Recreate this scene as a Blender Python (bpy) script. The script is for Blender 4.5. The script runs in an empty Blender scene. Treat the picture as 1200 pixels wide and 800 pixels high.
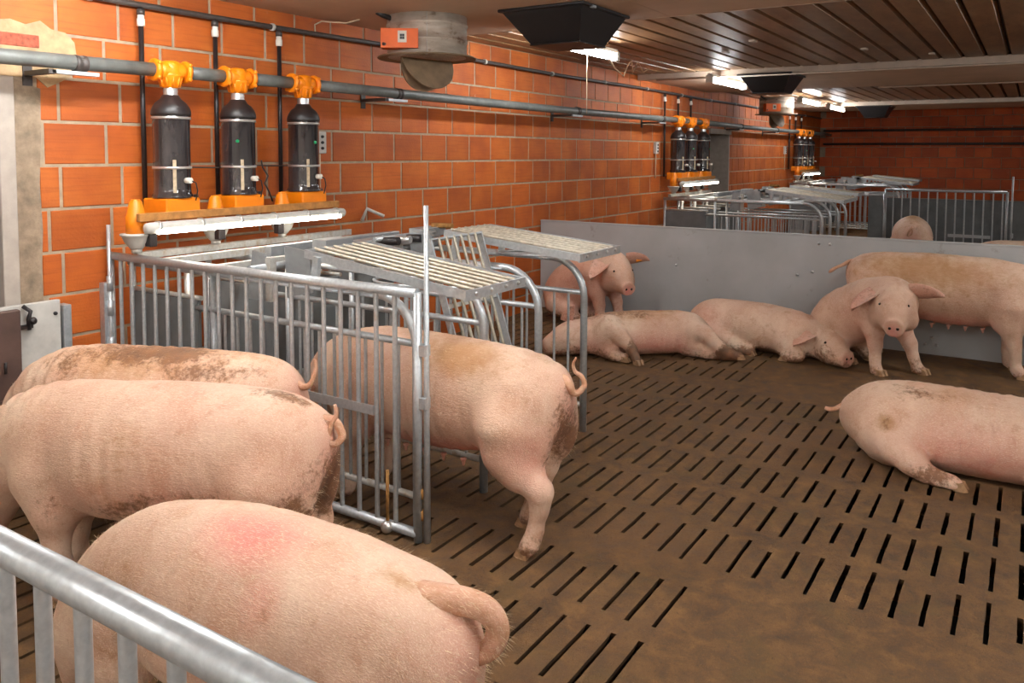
import bpy, math, random
import numpy as np
from mathutils import Vector, Matrix

random.seed(7)
rng = np.random.default_rng(11)
SC = bpy.context.scene
COL = SC.collection
PI = math.pi

# ------------------------------------------------------------------ camera
cam_d = bpy.data.cameras.new('camera')
cam = bpy.data.objects.new('camera', cam_d)
COL.objects.link(cam)
cam_d.sensor_fit = 'HORIZONTAL'
cam_d.sensor_width = 36.0
cam_d.lens = 951.0 / 1200 * 36.0
cam_d.shift_y = -(400 - 237.56) / 1200
cam_d.clip_start = 0.02
yaw, pit, rol = .5713, .0615, .0032
fw = Vector((math.cos(yaw) * math.cos(pit), math.sin(yaw) * math.cos(pit), -math.sin(pit)))
rt = Vector((math.sin(yaw), -math.cos(yaw), 0))
upv = rt.cross(fw)
r2 = rt * math.cos(rol) + upv * math.sin(rol)
u2 = upv * math.cos(rol) - rt * math.sin(rol)
M = Matrix((r2, u2, -fw)).transposed().to_4x4()
M.translation = Vector((0, -4.7224, 1.7696))
cam.matrix_world = M
SC.camera = cam

# ------------------------------------------------------------------ world, exposure
w = bpy.data.worlds.new('world')
SC.world = w
w.use_nodes = True
w.node_tree.nodes['Background'].inputs[0].default_value = (1.0, .95, .88, 1)
w.node_tree.nodes['Background'].inputs[1].default_value = .12
SC.view_settings.view_transform = 'Standard'
SC.view_settings.look = 'None'
SC.view_settings.gamma = 1
SC.view_settings.use_curve_mapping = False
SC.view_settings.exposure = -0.06
TUBE = 66.0            # emission of the single ceiling fluorescent tubes
TUBE_NEAR = 120.0      # boosted emission of unseen lamps, set to brighten the near pens
STALL_TUBE = 30.0      # emission of the stall lamps

# ------------------------------------------------------------------ materials
def lin(r, g, b):
    f = lambda c: (c / 255 / 12.92) if c / 255 <= .04045 else ((c / 255 + .055) / 1.055) ** 2.4
    return (f(r), f(g), f(b), 1)

class NT:
    def __init__(s, name):
        s.m = bpy.data.materials.new(name)
        s.m.use_nodes = True
        s.t = s.m.node_tree
        s.b = s.t.nodes['Principled BSDF']
        s.geo = None
    def n(s, typ, **kw):
        x = s.t.nodes.new(typ)
        for k, v in kw.items():
            setattr(x, k, v)
        return x
    def l(s, a, b):
        s.t.links.new(a, b)
    def pos(s):
        if not s.geo:
            s.geo = s.n('ShaderNodeNewGeometry')
        return s.geo.outputs['Position']
    def obj(s):
        return s.n('ShaderNodeTexCoord').outputs['Object']
    def scale(s, vec, sc):
        mp = s.n('ShaderNodeMapping')
        mp.inputs['Scale'].default_value = sc
        s.l(vec, mp.inputs['Vector'])
        return mp.outputs[0]
    def noise(s, vec, sc, detail=4, rough=.55, dist=0):
        x = s.n('ShaderNodeTexNoise')
        x.inputs['Scale'].default_value = sc
        x.inputs['Detail'].default_value = detail
        x.inputs['Roughness'].default_value = rough
        x.inputs['Distortion'].default_value = dist
        s.l(vec, x.inputs['Vector'])
        return x.outputs['Fac']
    def ramp(s, fac, stops):
        r = s.n('ShaderNodeValToRGB')
        e = r.color_ramp.elements
        while len(e) < len(stops):
            e.new(.5)
        for i, (p, c) in enumerate(stops):
            e[i].position = p
            e[i].color = c if len(c) == 4 else (*c, 1)
        s.l(fac, r.inputs[0])
        return r.outputs[0]
    def sstep(s, fac, a, b):
        x = s.n('ShaderNodeMapRange')
        x.interpolation_type = 'SMOOTHSTEP'
        x.inputs['From Min'].default_value = a
        x.inputs['From Max'].default_value = b
        s.l(fac, x.inputs['Value'])
        return x.outputs[0]
    def math(s, op, a, b=None):
        x = s.n('ShaderNodeMath', operation=op)
        for i, v in enumerate((a, b)):
            if v is None: continue
            if isinstance(v, (int, float)): x.inputs[i].default_value = v
            else: s.l(v, x.inputs[i])
        return x.outputs[0]
    def mix(s, fac, a, b, mode='MIX'):
        x = s.n('ShaderNodeMix', data_type='RGBA', blend_type=mode)
        for i, v in ((0, fac), (6, a), (7, b)):
            if isinstance(v, (int, float)): x.inputs[i].default_value = v
            elif isinstance(v, tuple): x.inputs[i].default_value = v
            else: s.l(v, x.inputs[i])
        return x.outputs[2]
    def color(s, c):
        if isinstance(c, tuple): s.b.inputs['Base Color'].default_value = c
        else: s.l(c, s.b.inputs['Base Color'])
    def rough(s, r):
        if isinstance(r, (int, float)): s.b.inputs['Roughness'].default_value = r
        else: s.l(r, s.b.inputs['Roughness'])
    def bump(s, h, strength=.3, dist=.01):
        x = s.n('ShaderNodeBump')
        x.inputs['Strength'].default_value = strength
        x.inputs['Distance'].default_value = dist
        s.l(h, x.inputs['Height'])
        s.l(x.outputs[0], s.b.inputs['Normal'])

def plain(name, c, rough=.5, metal=0., var=.12, sc=9., bump=0.):
    t = NT(name)
    f = t.noise(t.pos(), sc, 5, .6)
    d = tuple(x * (1 - var * 2) for x in c[:3]) + (1,)
    e = tuple(min(1, x * (1 + var)) for x in c[:3]) + (1,)
    t.color(t.ramp(f, [(.3, d), (.7, e)]))
    t.rough(rough)
    t.b.inputs['Metallic'].default_value = metal
    if bump:
        t.bump(t.noise(t.pos(), sc * 8, 4, .7), bump, .004)
    return t.m

MAT = {}
def brick_mat(name, c1, c2, c3):
    t = NT(name)
    p = t.pos()
    oi = t.n('ShaderNodeObjectInfo').outputs['Random']
    big = t.noise(p, 2.3, 3)
    col = t.ramp(big, [(.3, c1), (.5, c2), (.72, c3)])
    wv = t.noise(t.scale(p, (1.2, 1.2, 26)), 2.2, 4, .6)
    col = t.mix(t.math('MULTIPLY', t.sstep(wv, .45, .75), .45), col, tuple(x * .72 for x in c1[:3]) + (1,))
    fr = t.noise(p, 7, 5, .65)
    col = t.mix(t.math('MULTIPLY', t.sstep(fr, .66, .8), .5), col, lin(226, 190, 160))
    ran = t.math('ADD', t.math('MULTIPLY', oi, .35), .82)
    hsv = t.n('ShaderNodeHueSaturation')
    t.l(col, hsv.inputs['Color'])
    t.l(ran, hsv.inputs['Value'])
    t.color(hsv.outputs[0])
    t.rough(.62)
    t.bump(t.math('ADD', t.math('MULTIPLY', wv, .8), t.noise(p, 60, 3)), .35, .006)
    return t.m
MAT['brick'] = brick_mat('clay brick', lin(160, 74, 20), lin(180, 88, 22), lin(196, 104, 33))
MAT['brick_far'] = brick_mat('dark clay brick', lin(176, 74, 26), lin(192, 84, 28), lin(204, 96, 36))
MAT['mortar'] = plain('mortar', lin(166, 146, 122), .9, 0, .12, 14, .4)
MAT['pale_bounce'] = plain('pale bounce masonry', lin(214, 208, 198), .9, 0, .06, 5, .2)  # unseen walls coloured pale so their bounce fills the room neutrally
MAT['plaster'] = plain('rough plaster', lin(184, 156, 118), .9, 0, .2, 9, .7)
MAT['plaster_grey'] = plain('grey smeared mortar', lin(150, 130, 108), .9, 0, .22, 11, .8)
MAT['jamb'] = plain('concrete jamb', lin(176, 164, 152), .85, 0, .08, 9, .3)
MAT['oldbrick'] = plain('old red brick', lin(172, 88, 64), .85, 0, .25, 30, .4)
MAT['door'] = plain('dark door', lin(62, 44, 40), .6, 0, .1)

def concrete_floor():
    t = NT('dung covered concrete')
    p = t.pos()
    a = t.noise(p, 1.1, 5, .6)
    b = t.noise(p, 9, 6, .65, .4)
    c = t.noise(p, 60, 5, .75)
    col = t.ramp(b, [(.28, lin(72, 49, 27)), (.5, lin(109, 78, 44)), (.72, lin(138, 102, 60))])
    col = t.mix(t.math('MULTIPLY', t.sstep(a, .45, .7), .5), col, lin(126, 92, 60))
    col = t.mix(t.math('MULTIPLY', t.sstep(c, .54, .7), .65), col, lin(58, 38, 22))
    g2 = t.noise(p, 170, 4, .8)
    col = t.mix(t.math('MULTIPLY', t.sstep(g2, .52, .68), .5), col, lin(64, 44, 26))
    col = t.mix(t.math('MULTIPLY', t.sstep(t.noise(p, 120, 4, .75), .56, .74), .6), col, lin(168, 132, 84))
    col = t.mix(t.math('MULTIPLY', t.sstep(t.noise(p, 3.1, 4, .65, .5), .52, .7), .35), col, lin(96, 78, 40))
    t.color(col)
    t.rough(t.ramp(b, [(.3, (.62,) * 3), (.7, (.88,) * 3)]))
    t.bump(t.math('ADD', t.math('MULTIPLY', b, .8), t.math('ADD', t.math('MULTIPLY', c, .7), t.math('MULTIPLY', g2, .35))), 1.0, .018)
    return t.m
MAT['floor'] = concrete_floor()
MAT['pit'] = plain('slurry pit', lin(18, 13, 9), .7)
def galv():
    t = NT('galvanised steel')
    p = t.pos()
    a = t.noise(p, 50, 4, .6)
    b = t.noise(p, 7, 4, .6)
    col = t.ramp(a, [(.3, lin(176, 181, 184)), (.7, lin(200, 204, 206))])
    col = t.mix(t.math('MULTIPLY', t.sstep(b, .6, .78), .45), col, lin(164, 134, 98))
    t.color(col)
    t.b.inputs['Metallic'].default_value = .55
    t.rough(t.ramp(a, [(.3, (.28,) * 3), (.7, (.40,) * 3)]))
    return t.m
MAT['galv'] = galv()
def galv_dirty():
    t = NT('soiled galvanised steel')
    p = t.pos()
    a = t.noise(p, 45, 4, .6)
    b = t.noise(t.scale(p, (1, 1, .6)), 16, 5, .65)
    col = t.ramp(a, [(.3, lin(186, 184, 178)), (.7, lin(208, 206, 200))])
    col = t.mix(t.math('MULTIPLY', t.sstep(b, .48, .68), .6), col, lin(172, 140, 98))
    t.color(col)
    t.b.inputs['Metallic'].default_value = .4
    t.rough(.5)
    return t.m
MAT['galvd'] = galv_dirty()
MAT['slat'] = plain('soiled steel slat', lin(196, 187, 168), .42, .35, .16, 26)
MAT['steelplate'] = plain('grey steel plate', lin(160, 164, 166), .42, .5, .1, 12)
def panel_grey():
    t = NT('grey plastic board')
    p = t.pos()
    a = t.noise(p, 1.6, 4, .6)
    c = t.noise(p, 5.5, 5, .7)
    col = t.ramp(a, [(.3, lin(164, 165, 164)), (.7, lin(180, 181, 181))])
    col = t.mix(t.math('MULTIPLY', t.sstep(c, .6, .74), .55), col, lin(126, 110, 94))
    t.color(col)
    t.rough(.55)
    return t.m
MAT['panel'] = panel_grey()
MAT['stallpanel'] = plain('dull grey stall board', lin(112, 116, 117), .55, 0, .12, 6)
MAT['paleboard'] = plain('worn white board', lin(196, 192, 184), .6, 0, .1, 8)
MAT['brownboard'] = plain('dark brown board', lin(88, 66, 58), .55, 0, .15, 7)
MAT['pipe'] = plain('dusty grey plastic pipe', lin(104, 106, 102), .45, 0, .16, 12)
MAT['darkpipe'] = plain('dark dusty pipe', lin(70, 62, 58), .5, 0, .2, 16)
MAT['blackpipe'] = plain('black plastic', lin(38, 32, 32), .4, 0, .1)
MAT['white'] = plain('white plastic', lin(222, 216, 204), .45, 0, .05)
MAT['orange'] = plain('orange plastic', lin(245, 136, 12), .42, 0, .06, 10)
MAT['orange_box'] = plain('orange motor housing', lin(238, 104, 24), .4, 0, .05, 10)
def smoked():
    t = NT('smoked plastic cylinder')
    p = t.pos()
    a = t.noise(t.scale(p, (1, 1, .25)), 14, 4)
    t.color(t.ramp(a, [(.35, lin(30, 26, 28)), (.75, lin(66, 60, 60))]))
    t.rough(.14)
    t.b.inputs['Coat Weight'].default_value = 1.0
    t.b.inputs['Coat Roughness'].default_value = .06
    return t.m
MAT['smoked'] = smoked()
MAT['feed'] = plain('pale feed behind glass', lin(190, 170, 140), .6, 0, .15, 40)
MAT['chrome'] = plain('bright steel band', lin(210, 208, 205), .28, .8, .06)
MAT['green'] = plain('green cap', lin(30, 150, 95), .4)
MAT['wood'] = plain('raw pine batten', lin(178, 122, 62), .7, 0, .16, 20, .2)
MAT['ceil'] = plain('painted ceiling board', lin(204, 176, 150), .7, 0, .06, 2.2)
MAT['ceil_trim'] = plain('pale ceiling trim', lin(190, 172, 154), .55, 0, .08, 6)
def boards():
    t = NT('dusty profiled ceiling sheet')
    p = t.pos()
    a = t.noise(t.scale(p, (1, 3, 1)), 3, 5, .65)
    c = t.noise(t.scale(p, (3, 18, 18)), 3, 4, .7)
    col = t.ramp(a, [(.3, lin(116, 85, 57)), (.7, lin(154, 117, 81))])
    col = t.mix(t.math('MULTIPLY', t.sstep(c, .56, .72), .55), col, lin(58, 40, 30))
    t.color(col)
    t.b.inputs['Metallic'].default_value = .08
    t.rough(.4)
    return t.m
MAT['boards'] = boards()
MAT['groove'] = plain('dark groove sheet', lin(62, 44, 32), .7)  # backing sheet above the boards, coloured a darker brown
def duct():
    t = NT('stained galvanised duct')
    p = t.pos()
    a = t.noise(t.scale(p, (1, 1, 3)), 6, 5, .6)
    c = t.noise(t.scale(p, (1, 1, 2)), 5, 4, .65)
    col = t.ramp(a, [(.3, lin(170, 156, 140)), (.7, lin(206, 196, 182))])
    col = t.mix(t.math('MULTIPLY', t.sstep(c, .56, .68), .75), col, lin(112, 78, 50))
    t.color(col)
    t.b.inputs['Metallic'].default_value = .3
    t.rough(.5)
    return t.m
MAT['duct'] = duct()
MAT['flap'] = plain('dusty brown flap', lin(134, 110, 84), .7, .1, .15, 9)
MAT['black'] = plain('black plastic inlet', lin(28, 26, 27), .42, 0, .1)
MAT['cable'] = plain('pale cable', lin(206, 180, 150), .6)
MAT['rust'] = plain('rusty hinge', lin(168, 122, 66), .8, .2, .25, 30)
MAT['hoof'] = plain('horn hoof', lin(176, 138, 102), .6, 0, .2, 40)
MAT['eye'] = plain('dark eye', lin(36, 24, 20), .2)
MAT['tag'] = plain('orange ear tag', lin(240, 140, 10), .4)
MAT['concrete_strip'] = MAT['floor']
def emis(name, c, s):
    t = NT(name)
    t.color(c)
    t.b.inputs['Emission Color'].default_value = c
    t.b.inputs['Emission Strength'].default_value = s
    return t.m
MAT['tube'] = emis('fluorescent tube', (.94, .98, 1, 1), TUBE)
MAT['tube_near'] = emis('bright fluorescent tube', (.94, .98, 1, 1), TUBE_NEAR)
MAT['tube_w'] = emis('stall lamp tube', (1, .93, .80, 1), STALL_TUBE)
def clear():
    t = NT('clear lamp cover')
    t.color(lin(235, 230, 220))
    t.rough(.25)
    t.b.inputs['Transmission Weight'].default_value = .55
    t.b.inputs['IOR'].default_value = 1.1
    return t.m
MAT['clear'] = clear()

def pig_mat():
    t = NT('sow skin')
    at = t.n('ShaderNodeAttribute', attribute_name='mask')
    sep = t.n('ShaderNodeSeparateColor')
    t.l(at.outputs['Color'], sep.inputs[0])
    dirt, pink, stain = sep.outputs
    p = t.obj()
    n1 = t.noise(p, 2.6, 4, .6)
    n2 = t.noise(p, 15, 5, .68)
    n3 = t.noise(t.scale(p, (5, 30, 22)), 4, 4, .7)
    n4 = t.noise(p, 46, 5, .75)
    n5 = t.noise(p, 6.5, 5, .7, .6)
    base = t.ramp(n1, [(.3, lin(200, 156, 132)), (.5, lin(216, 181, 155)), (.7, lin(231, 204, 178))])
    base = t.mix(t.math('MULTIPLY', t.sstep(n5, .48, .68), .55), base, lin(194, 144, 112))
    base = t.mix(t.math('MULTIPLY', t.sstep(n2, .54, .72), .5), base, lin(182, 134, 98))
    base = t.mix(t.math('MULTIPLY', t.sstep(n3, .5, .72), .35), base, lin(200, 154, 128))
    pk = t.math('MULTIPLY', pink, t.math('ADD', t.math('MULTIPLY', n2, .9), .5))
    base = t.mix(pk, base, lin(218, 134, 120))
    hair = t.noise(t.scale(p, (14, 70, 46)), 6, 3, .6)
    base = t.mix(t.math('MULTIPLY', t.sstep(hair, .5, .68), .42), base, lin(246, 224, 200))
    fle = t.noise(p, 95, 3, .8)
    base = t.mix(t.math('MULTIPLY', t.sstep(t.math('ADD', fle, t.math('MULTIPLY', n5, .25)), .78, .86), .55), base, lin(138, 92, 64))
    sm = t.math('ADD', t.math('ADD', t.math('MULTIPLY', n2, .55), t.math('MULTIPLY', n3, .3)), stain)
    sf = t.math('MULTIPLY', t.sstep(sm, .62, 1.15), .8)
    base = t.mix(sf, base, lin(172, 124, 72))
    dm = t.math('ADD', t.math('ADD', t.math('MULTIPLY', n4, .75), t.math('MULTIPLY', n2, .55)), dirt)
    df = t.math('MULTIPLY', t.sstep(dm, .92, 1.16), .88)
    base = t.mix(df, base, t.ramp(n2, [(.35, lin(84, 52, 30)), (.65, lin(132, 88, 54))]))
    t.color(base)
    t.rough(.58)
    t.b.inputs['Subsurface Weight'].default_value = .12
    t.b.inputs['Subsurface Radius'].default_value = (.02, .008, .005)
    t.b.inputs['Subsurface Scale'].default_value = .5
    t.bump(t.math('ADD', t.math('MULTIPLY', n3, .7), t.math('ADD', t.math('MULTIPLY', hair, .5), t.math('MULTIPLY', n2, 1.0))), .5, .010)
    return t.m
MAT['pig'] = pig_mat()
MAT['bristle'] = plain('pale bristle', lin(240, 216, 180), .5)

# ------------------------------------------------------------------ mesh builder
class MB:
    def __init__(s):
        s.v, s.f, s.sm = [], [], []
    def add(s, vs, fs, smooth=False):
        o = len(s.v)
        s.v += [tuple(p) for p in vs]
        for f in fs:
            s.f.append([i + o for i in f]); s.sm.append(smooth)
        return s
    def box(s, x0, x1, y0, y1, z0, z1):
        return s.add([(x0, y0, z0), (x1, y0, z0), (x1, y1, z0), (x0, y1, z0), (x0, y0, z1), (x1, y0, z1), (x1, y1, z1), (x0, y1, z1)],
                     [(0, 3, 2, 1), (4, 5, 6, 7), (0, 1, 5, 4), (1, 2, 6, 5), (2, 3, 7, 6), (3, 0, 4, 7)])
    def obox(s, c, ax, ay, az):          # centre and three half-axis vectors
        c, ax, ay, az = map(Vector, (c, ax, ay, az))
        vs = [c + ax * i + ay * j + az * k for k in (-1, 1) for (i, j) in ((-1, -1), (1, -1), (1, 1), (-1, 1))]
        return s.add(vs, [(0, 3, 2, 1), (4, 5, 6, 7), (0, 1, 5, 4), (1, 2, 6, 5), (2, 3, 7, 6), (3, 0, 4, 7)])
    def bbox(s, x0, x1, y0, y1, z0, z1, b=.006):     # box with chamfered edges
        vs = []
        for sx, X, dx in ((0, x0, b), (1, x1, -b)):
            for sy, Y, dy in ((0, y0, b), (1, y1, -b)):
                for sz, Z, dz in ((0, z0, b), (1, z1, -b)):
                    vs += [(X, Y + dy, Z + dz), (X + dx, Y, Z + dz), (X + dx, Y + dy, Z)]
        I = lambda sx, sy, sz, k: (sx * 4 + sy * 2 + sz) * 3 + k
        fs = [(I(0,0,0,0), I(0,0,1,0), I(0,1,1,0), I(0,1,0,0)), (I(1,0,0,0), I(1,1,0,0), I(1,1,1,0), I(1,0,1,0)),
              (I(0,0,0,1), I(1,0,0,1), I(1,0,1,1), I(0,0,1,1)), (I(0,1,0,1), I(0,1,1,1), I(1,1,1,1), I(1,1,0,1)),
              (I(0,0,0,2), I(0,1,0,2), I(1,1,0,2), I(1,0,0,2)), (I(0,0,1,2), I(1,0,1,2), I(1,1,1,2), I(0,1,1,2))]
        for a in (0, 1):
            for b_ in (0, 1):
                fs += [(I(0,a,b_,1), I(1,a,b_,1), I(1,a,b_,2), I(0,a,b_,2)),
                       (I(a,0,b_,0), I(a,1,b_,0), I(a,1,b_,2), I(a,0,b_,2)),
                       (I(a,b_,0,0), I(a,b_,1,0), I(a,b_,1,1), I(a,b_,0,1))]
        for a in (0, 1):
            for b_ in (0, 1):
                for c in (0, 1):
                    fs.append((I(a,b_,c,0), I(a,b_,c,1), I(a,b_,c,2)))
        return s.add(vs, fs)
    def tube(s, pts, r, n=10, cap=True):
        pts = [Vector(p) for p in pts]
        rs = r if isinstance(r, (list, tuple)) else [r] * len(pts)
        ref = None
        rings = []
        for i, p in enumerate(pts):
            a = pts[max(i - 1, 0)]; b = pts[min(i + 1, len(pts) - 1)]
            t = (b - a).normalized()
            if ref is None:
                ref = t.cross(Vector((0, 0, 1)) if abs(t.z) < .9 else Vector((1, 0, 0))).normalized()
            u = (ref - t * ref.dot(t)).normalized()
            ref = u
            v = t.cross(u)
            rings.append([p + (u * math.cos(2 * PI * k / n) + v * math.sin(2 * PI * k / n)) * rs[i] for k in range(n)])
        vs = [q for ring in rings for q in ring]
        fs = [(i * n + k, i * n + (k + 1) % n, (i + 1) * n + (k + 1) % n, (i + 1) * n + k) for i in range(len(pts) - 1) for k in range(n)]
        s.add(vs, fs, True)
        if cap:
            o = len(s.v) - len(vs)
            s.f.append([o + k for k in range(n)][::-1]); s.sm.append(False)
            s.f.append([o + (len(pts) - 1) * n + k for k in range(n)]); s.sm.append(False)
        return s
    def lathe(s, prof, c=(0, 0, 0), n=24, axis='z'):     # prof: (radius, height)
        vs = []
        for r, h in prof:
            for k in range(n):
                a = 2 * PI * k / n
                p = (r * math.cos(a), r * math.sin(a), h)
                if axis == 'x': p = (h, r * math.cos(a), r * math.sin(a))
                if axis == 'y': p = (r * math.sin(a), h, r * math.cos(a))
                vs.append((p[0] + c[0], p[1] + c[1], p[2] + c[2]))
        m = len(prof)
        fs = [(i * n + k, i * n + (k + 1) % n, (i + 1) * n + (k + 1) % n, (i + 1) * n + k) for i in range(m - 1) for k in range(n)]
        s.add(vs, fs, True)
        o = len(s.v) - len(vs)
        if prof[0][0] > 1e-4: s.f.append([o + k for k in range(n)][::-1]); s.sm.append(False)
        if prof[-1][0] > 1e-4: s.f.append([o + (m - 1) * n + k for k in range(n)]); s.sm.append(False)
        return s
    def prism(s, poly, ax, a0, a1):      # polygon in the two other axes extruded along ax
        def P(u, v, w):
            return {'x': (w, u, v), 'y': (u, w, v), 'z': (u, v, w)}[ax]
        n = len(poly)
        vs = [P(u, v, a0) for u, v in poly] + [P(u, v, a1) for u, v in poly]
        fs = [tuple(range(n))[::-1], tuple(range(n, 2 * n))] + [(k, (k + 1) % n, n + (k + 1) % n, n + k) for k in range(n)]
        return s.add(vs, fs)
    def sphere(s, c, r, n=12, m=8, sc=(1, 1, 1)):
        prof = [(r * math.sin(PI * i / m) + (1e-5 if i in (0, m) else 0), -r * math.cos(PI * i / m)) for i in range(m + 1)]
        t = MB().lathe(prof, (0, 0, 0), n)
        return s.add([(c[0] + x * sc[0], c[1] + y * sc[1], c[2] + z * sc[2]) for x, y, z in t.v], t.f, True)
    def mesh(s, name, mat):
        me = bpy.data.meshes.new(name)
        me.from_pydata(s.v, [], s.f)
        me.polygons.foreach_set('use_smooth', s.sm)
        me.materials.append(MAT[mat] if isinstance(mat, str) else mat)
        me.validate()
        import bmesh
        bm = bmesh.new(); bm.from_mesh(me)
        bmesh.ops.recalc_face_normals(bm, faces=bm.faces)
        bm.to_mesh(me); bm.free()
        return me
    def build(s, name, mat, parent=None):
        return link(name, s.mesh(name, mat), parent)

def link(name, me, parent=None, loc=(0, 0, 0)):
    o = bpy.data.objects.new(name, me)
    COL.objects.link(o)
    o.location = loc
    if parent: o.parent = parent
    return o
def tag(o, label, cat, group=None, kind=None):
    o['label'] = label; o['category'] = cat
    if group: o['group'] = group
    if kind: o['kind'] = kind
    return o
def struct(o, label=None):
    o['kind'] = 'structure'
    if label: o['label'] = label
    return o
def thing(name, loc, label, cat, group=None, rz=0):
    o = bpy.data.objects.new(name, None)
    COL.objects.link(o)
    o.location = loc; o.rotation_euler = (0, 0, rz)
    o.empty_display_size = .1
    return tag(o, label, cat, group)
def copy_tree(o, parent=None):
    c = o.copy(); COL.objects.link(c)
    if parent: c.parent = parent
    for ch in list(o.children):
        copy_tree(ch, c)
    return c
def dup(o, off, label):
    c = copy_tree(o)
    c.location = Vector(o.location) + Vector(off)
    c['label'] = label
    return c
def arc(c, r, a0, a1, n, plane='yz', fixed=0):
    out = []
    for i in range(n + 1):
        a = a0 + (a1 - a0) * i / n
        u, v = c[0] + r * math.cos(a), c[1] + r * math.sin(a)
        out.append({'yz': (fixed, u, v), 'xz': (u, fixed, v), 'xy': (u, v, fixed)}[plane])
    return out

# ================================================================== STRUCTURE
XB, YR, XN = 22.2, -9.5, -3.0        # far wall, right wall, near wall
ZC = 2.86

# ---- floor of slotted concrete panels over a slurry pit
floor = struct(MB().box(XN, XB, YR, .4, -.62, -.5).build('floor', 'pit'), 'dark pit under the slotted floor panels')
ROWS = [(-2.75, -2.4), (-2.3, -1.95), (-1.85, -1.5), (-1.4, -1.05), (-.95, -.6), (-.5, -.15), (-.05, .3), (.42, .78), (.92, 1.28), (1.37, 1.73), (1.83, 2.19), (2.28, 2.65), (2.74, 3.10),
        (3.30, 3.65), (3.73, 4.07), (4.18, 4.53), (4.62, 4.97), (5.09, 5.44), (5.55, 5.91), (6.17, 6.50), (6.60, 6.96), (7.06, 7.40), (7.5, 7.84)]
XJ = [-3.0, -2.35, -1.45, -.55, .36, 1.325, 2.235, 3.20, 4.12, 5.03, 6.04, 7.01, 8.0]
YJ = [0.0] + [-.9075 - 1.05 * j for j in range(8)] + [YR]
def floor_panel(x0, x1, y0, y1):
    g = .00008
    x0 += g; x1 -= g; y0 -= g; y1 += g
    b = MB()
    rows = [r for r in ROWS if x0 - .05 < r[0] and r[1] < x1 + .05]
    ks = [k for k in range(-90, 40) if y1 + .03 < -3.06 - .105 * k < y0 - .03]
    ycs = sorted([-3.06 - .105 * k for k in ks])
    def solid(x, y):
        if x < 3.2 and y < -3.64: return True
        if x > 5.95 and y < -2.88: return True
        return False
    xe = [x0] + [(rows[i][1] + rows[i + 1][0]) / 2 for i in range(len(rows) - 1)] + [x1]
    q = lambda *p: b.add([(a, c, 0) for a, c in p], [(0, 1, 2, 3)])
    for i, (ra, rb) in enumerate(rows):
        a0, a1 = xe[i], xe[i + 1]
        ye = [y1] + [(ycs[j] + ycs[j + 1]) / 2 for j in range(len(ycs) - 1)] + [y0]
        for j, yc in enumerate(ycs):
            c0, c1 = ye[j], ye[j + 1]
            if solid((ra + rb) / 2, yc):
                q((a0, c0), (a1, c0), (a1, c1), (a0, c1)); continue
            sa = ra + random.uniform(0, .018) + (random.random() < .06) * .07
            sb = rb - random.uniform(0, .018) - (random.random() < .06) * .07
            h = .0096 + random.uniform(-.0012, .0012)
            n = 5
            xs = [sa + (sb - sa) * k / n for k in range(n + 1)]
            lo = [yc - h + random.uniform(-.0014, .0014) for _ in xs]
            hi = [yc + h + random.uniform(-.0014, .0014) for _ in xs]
            
            q((a0, c0), (sa, c0), (sa, c1), (a0, c1))
            q((sb, c0), (a1, c0), (a1, c1), (sb, c1))
            for k in range(n):
                q((xs[k], c0), (xs[k + 1], c0), (xs[k + 1], lo[k + 1]), (xs[k], lo[k]))
                q((xs[k], hi[k]), (xs[k + 1], hi[k + 1]), (xs[k + 1], c1), (xs[k], c1))
                for e in (lo, hi):
                    b.add([(xs[k], e[k], 0), (xs[k + 1], e[k + 1], 0), (xs[k + 1], e[k + 1] + (.042 if e is hi else -.042), -.11), (xs[k], e[k] + (.042 if e is hi else -.042), -.11)], [(0, 1, 2, 3)])
            for xx, kk in ((sa, 0), (sb, -1)):
                ex = -.07 if kk == 0 else .07
                b.add([(xx, lo[kk], 0), (xx, hi[kk], 0), (xx + ex, hi[kk] + .042, -.11), (xx + ex, lo[kk] - .042, -.11)], [(0, 1, 2, 3)])
    for p, r_ in (((x0, y0), (x1, y0)), ((x1, y0), (x1, y1)), ((x1, y1), (x0, y1)), ((x0, y1), (x0, y0))):
        b.add([(*p, 0), (*r_, 0), (*r_, -.11), (*p, -.11)], [(0, 1, 2, 3)])
    me = bpy.data.meshes.new('floor_panel')
    me.from_pydata(b.v, [], b.f)
    me.materials.append(MAT['floor'])
    o = link('floor_panel', me, floor)
    pass
for i in range(len(XJ) - 1):
    for j in range(len(YJ) - 1):
        floor_panel(XJ[i], XJ[i + 1], YJ[j], YJ[j + 1])
MB().box(8.0, XB, YR, 0, -.11, 0).build('floor_slab', 'floor', floor)

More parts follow.
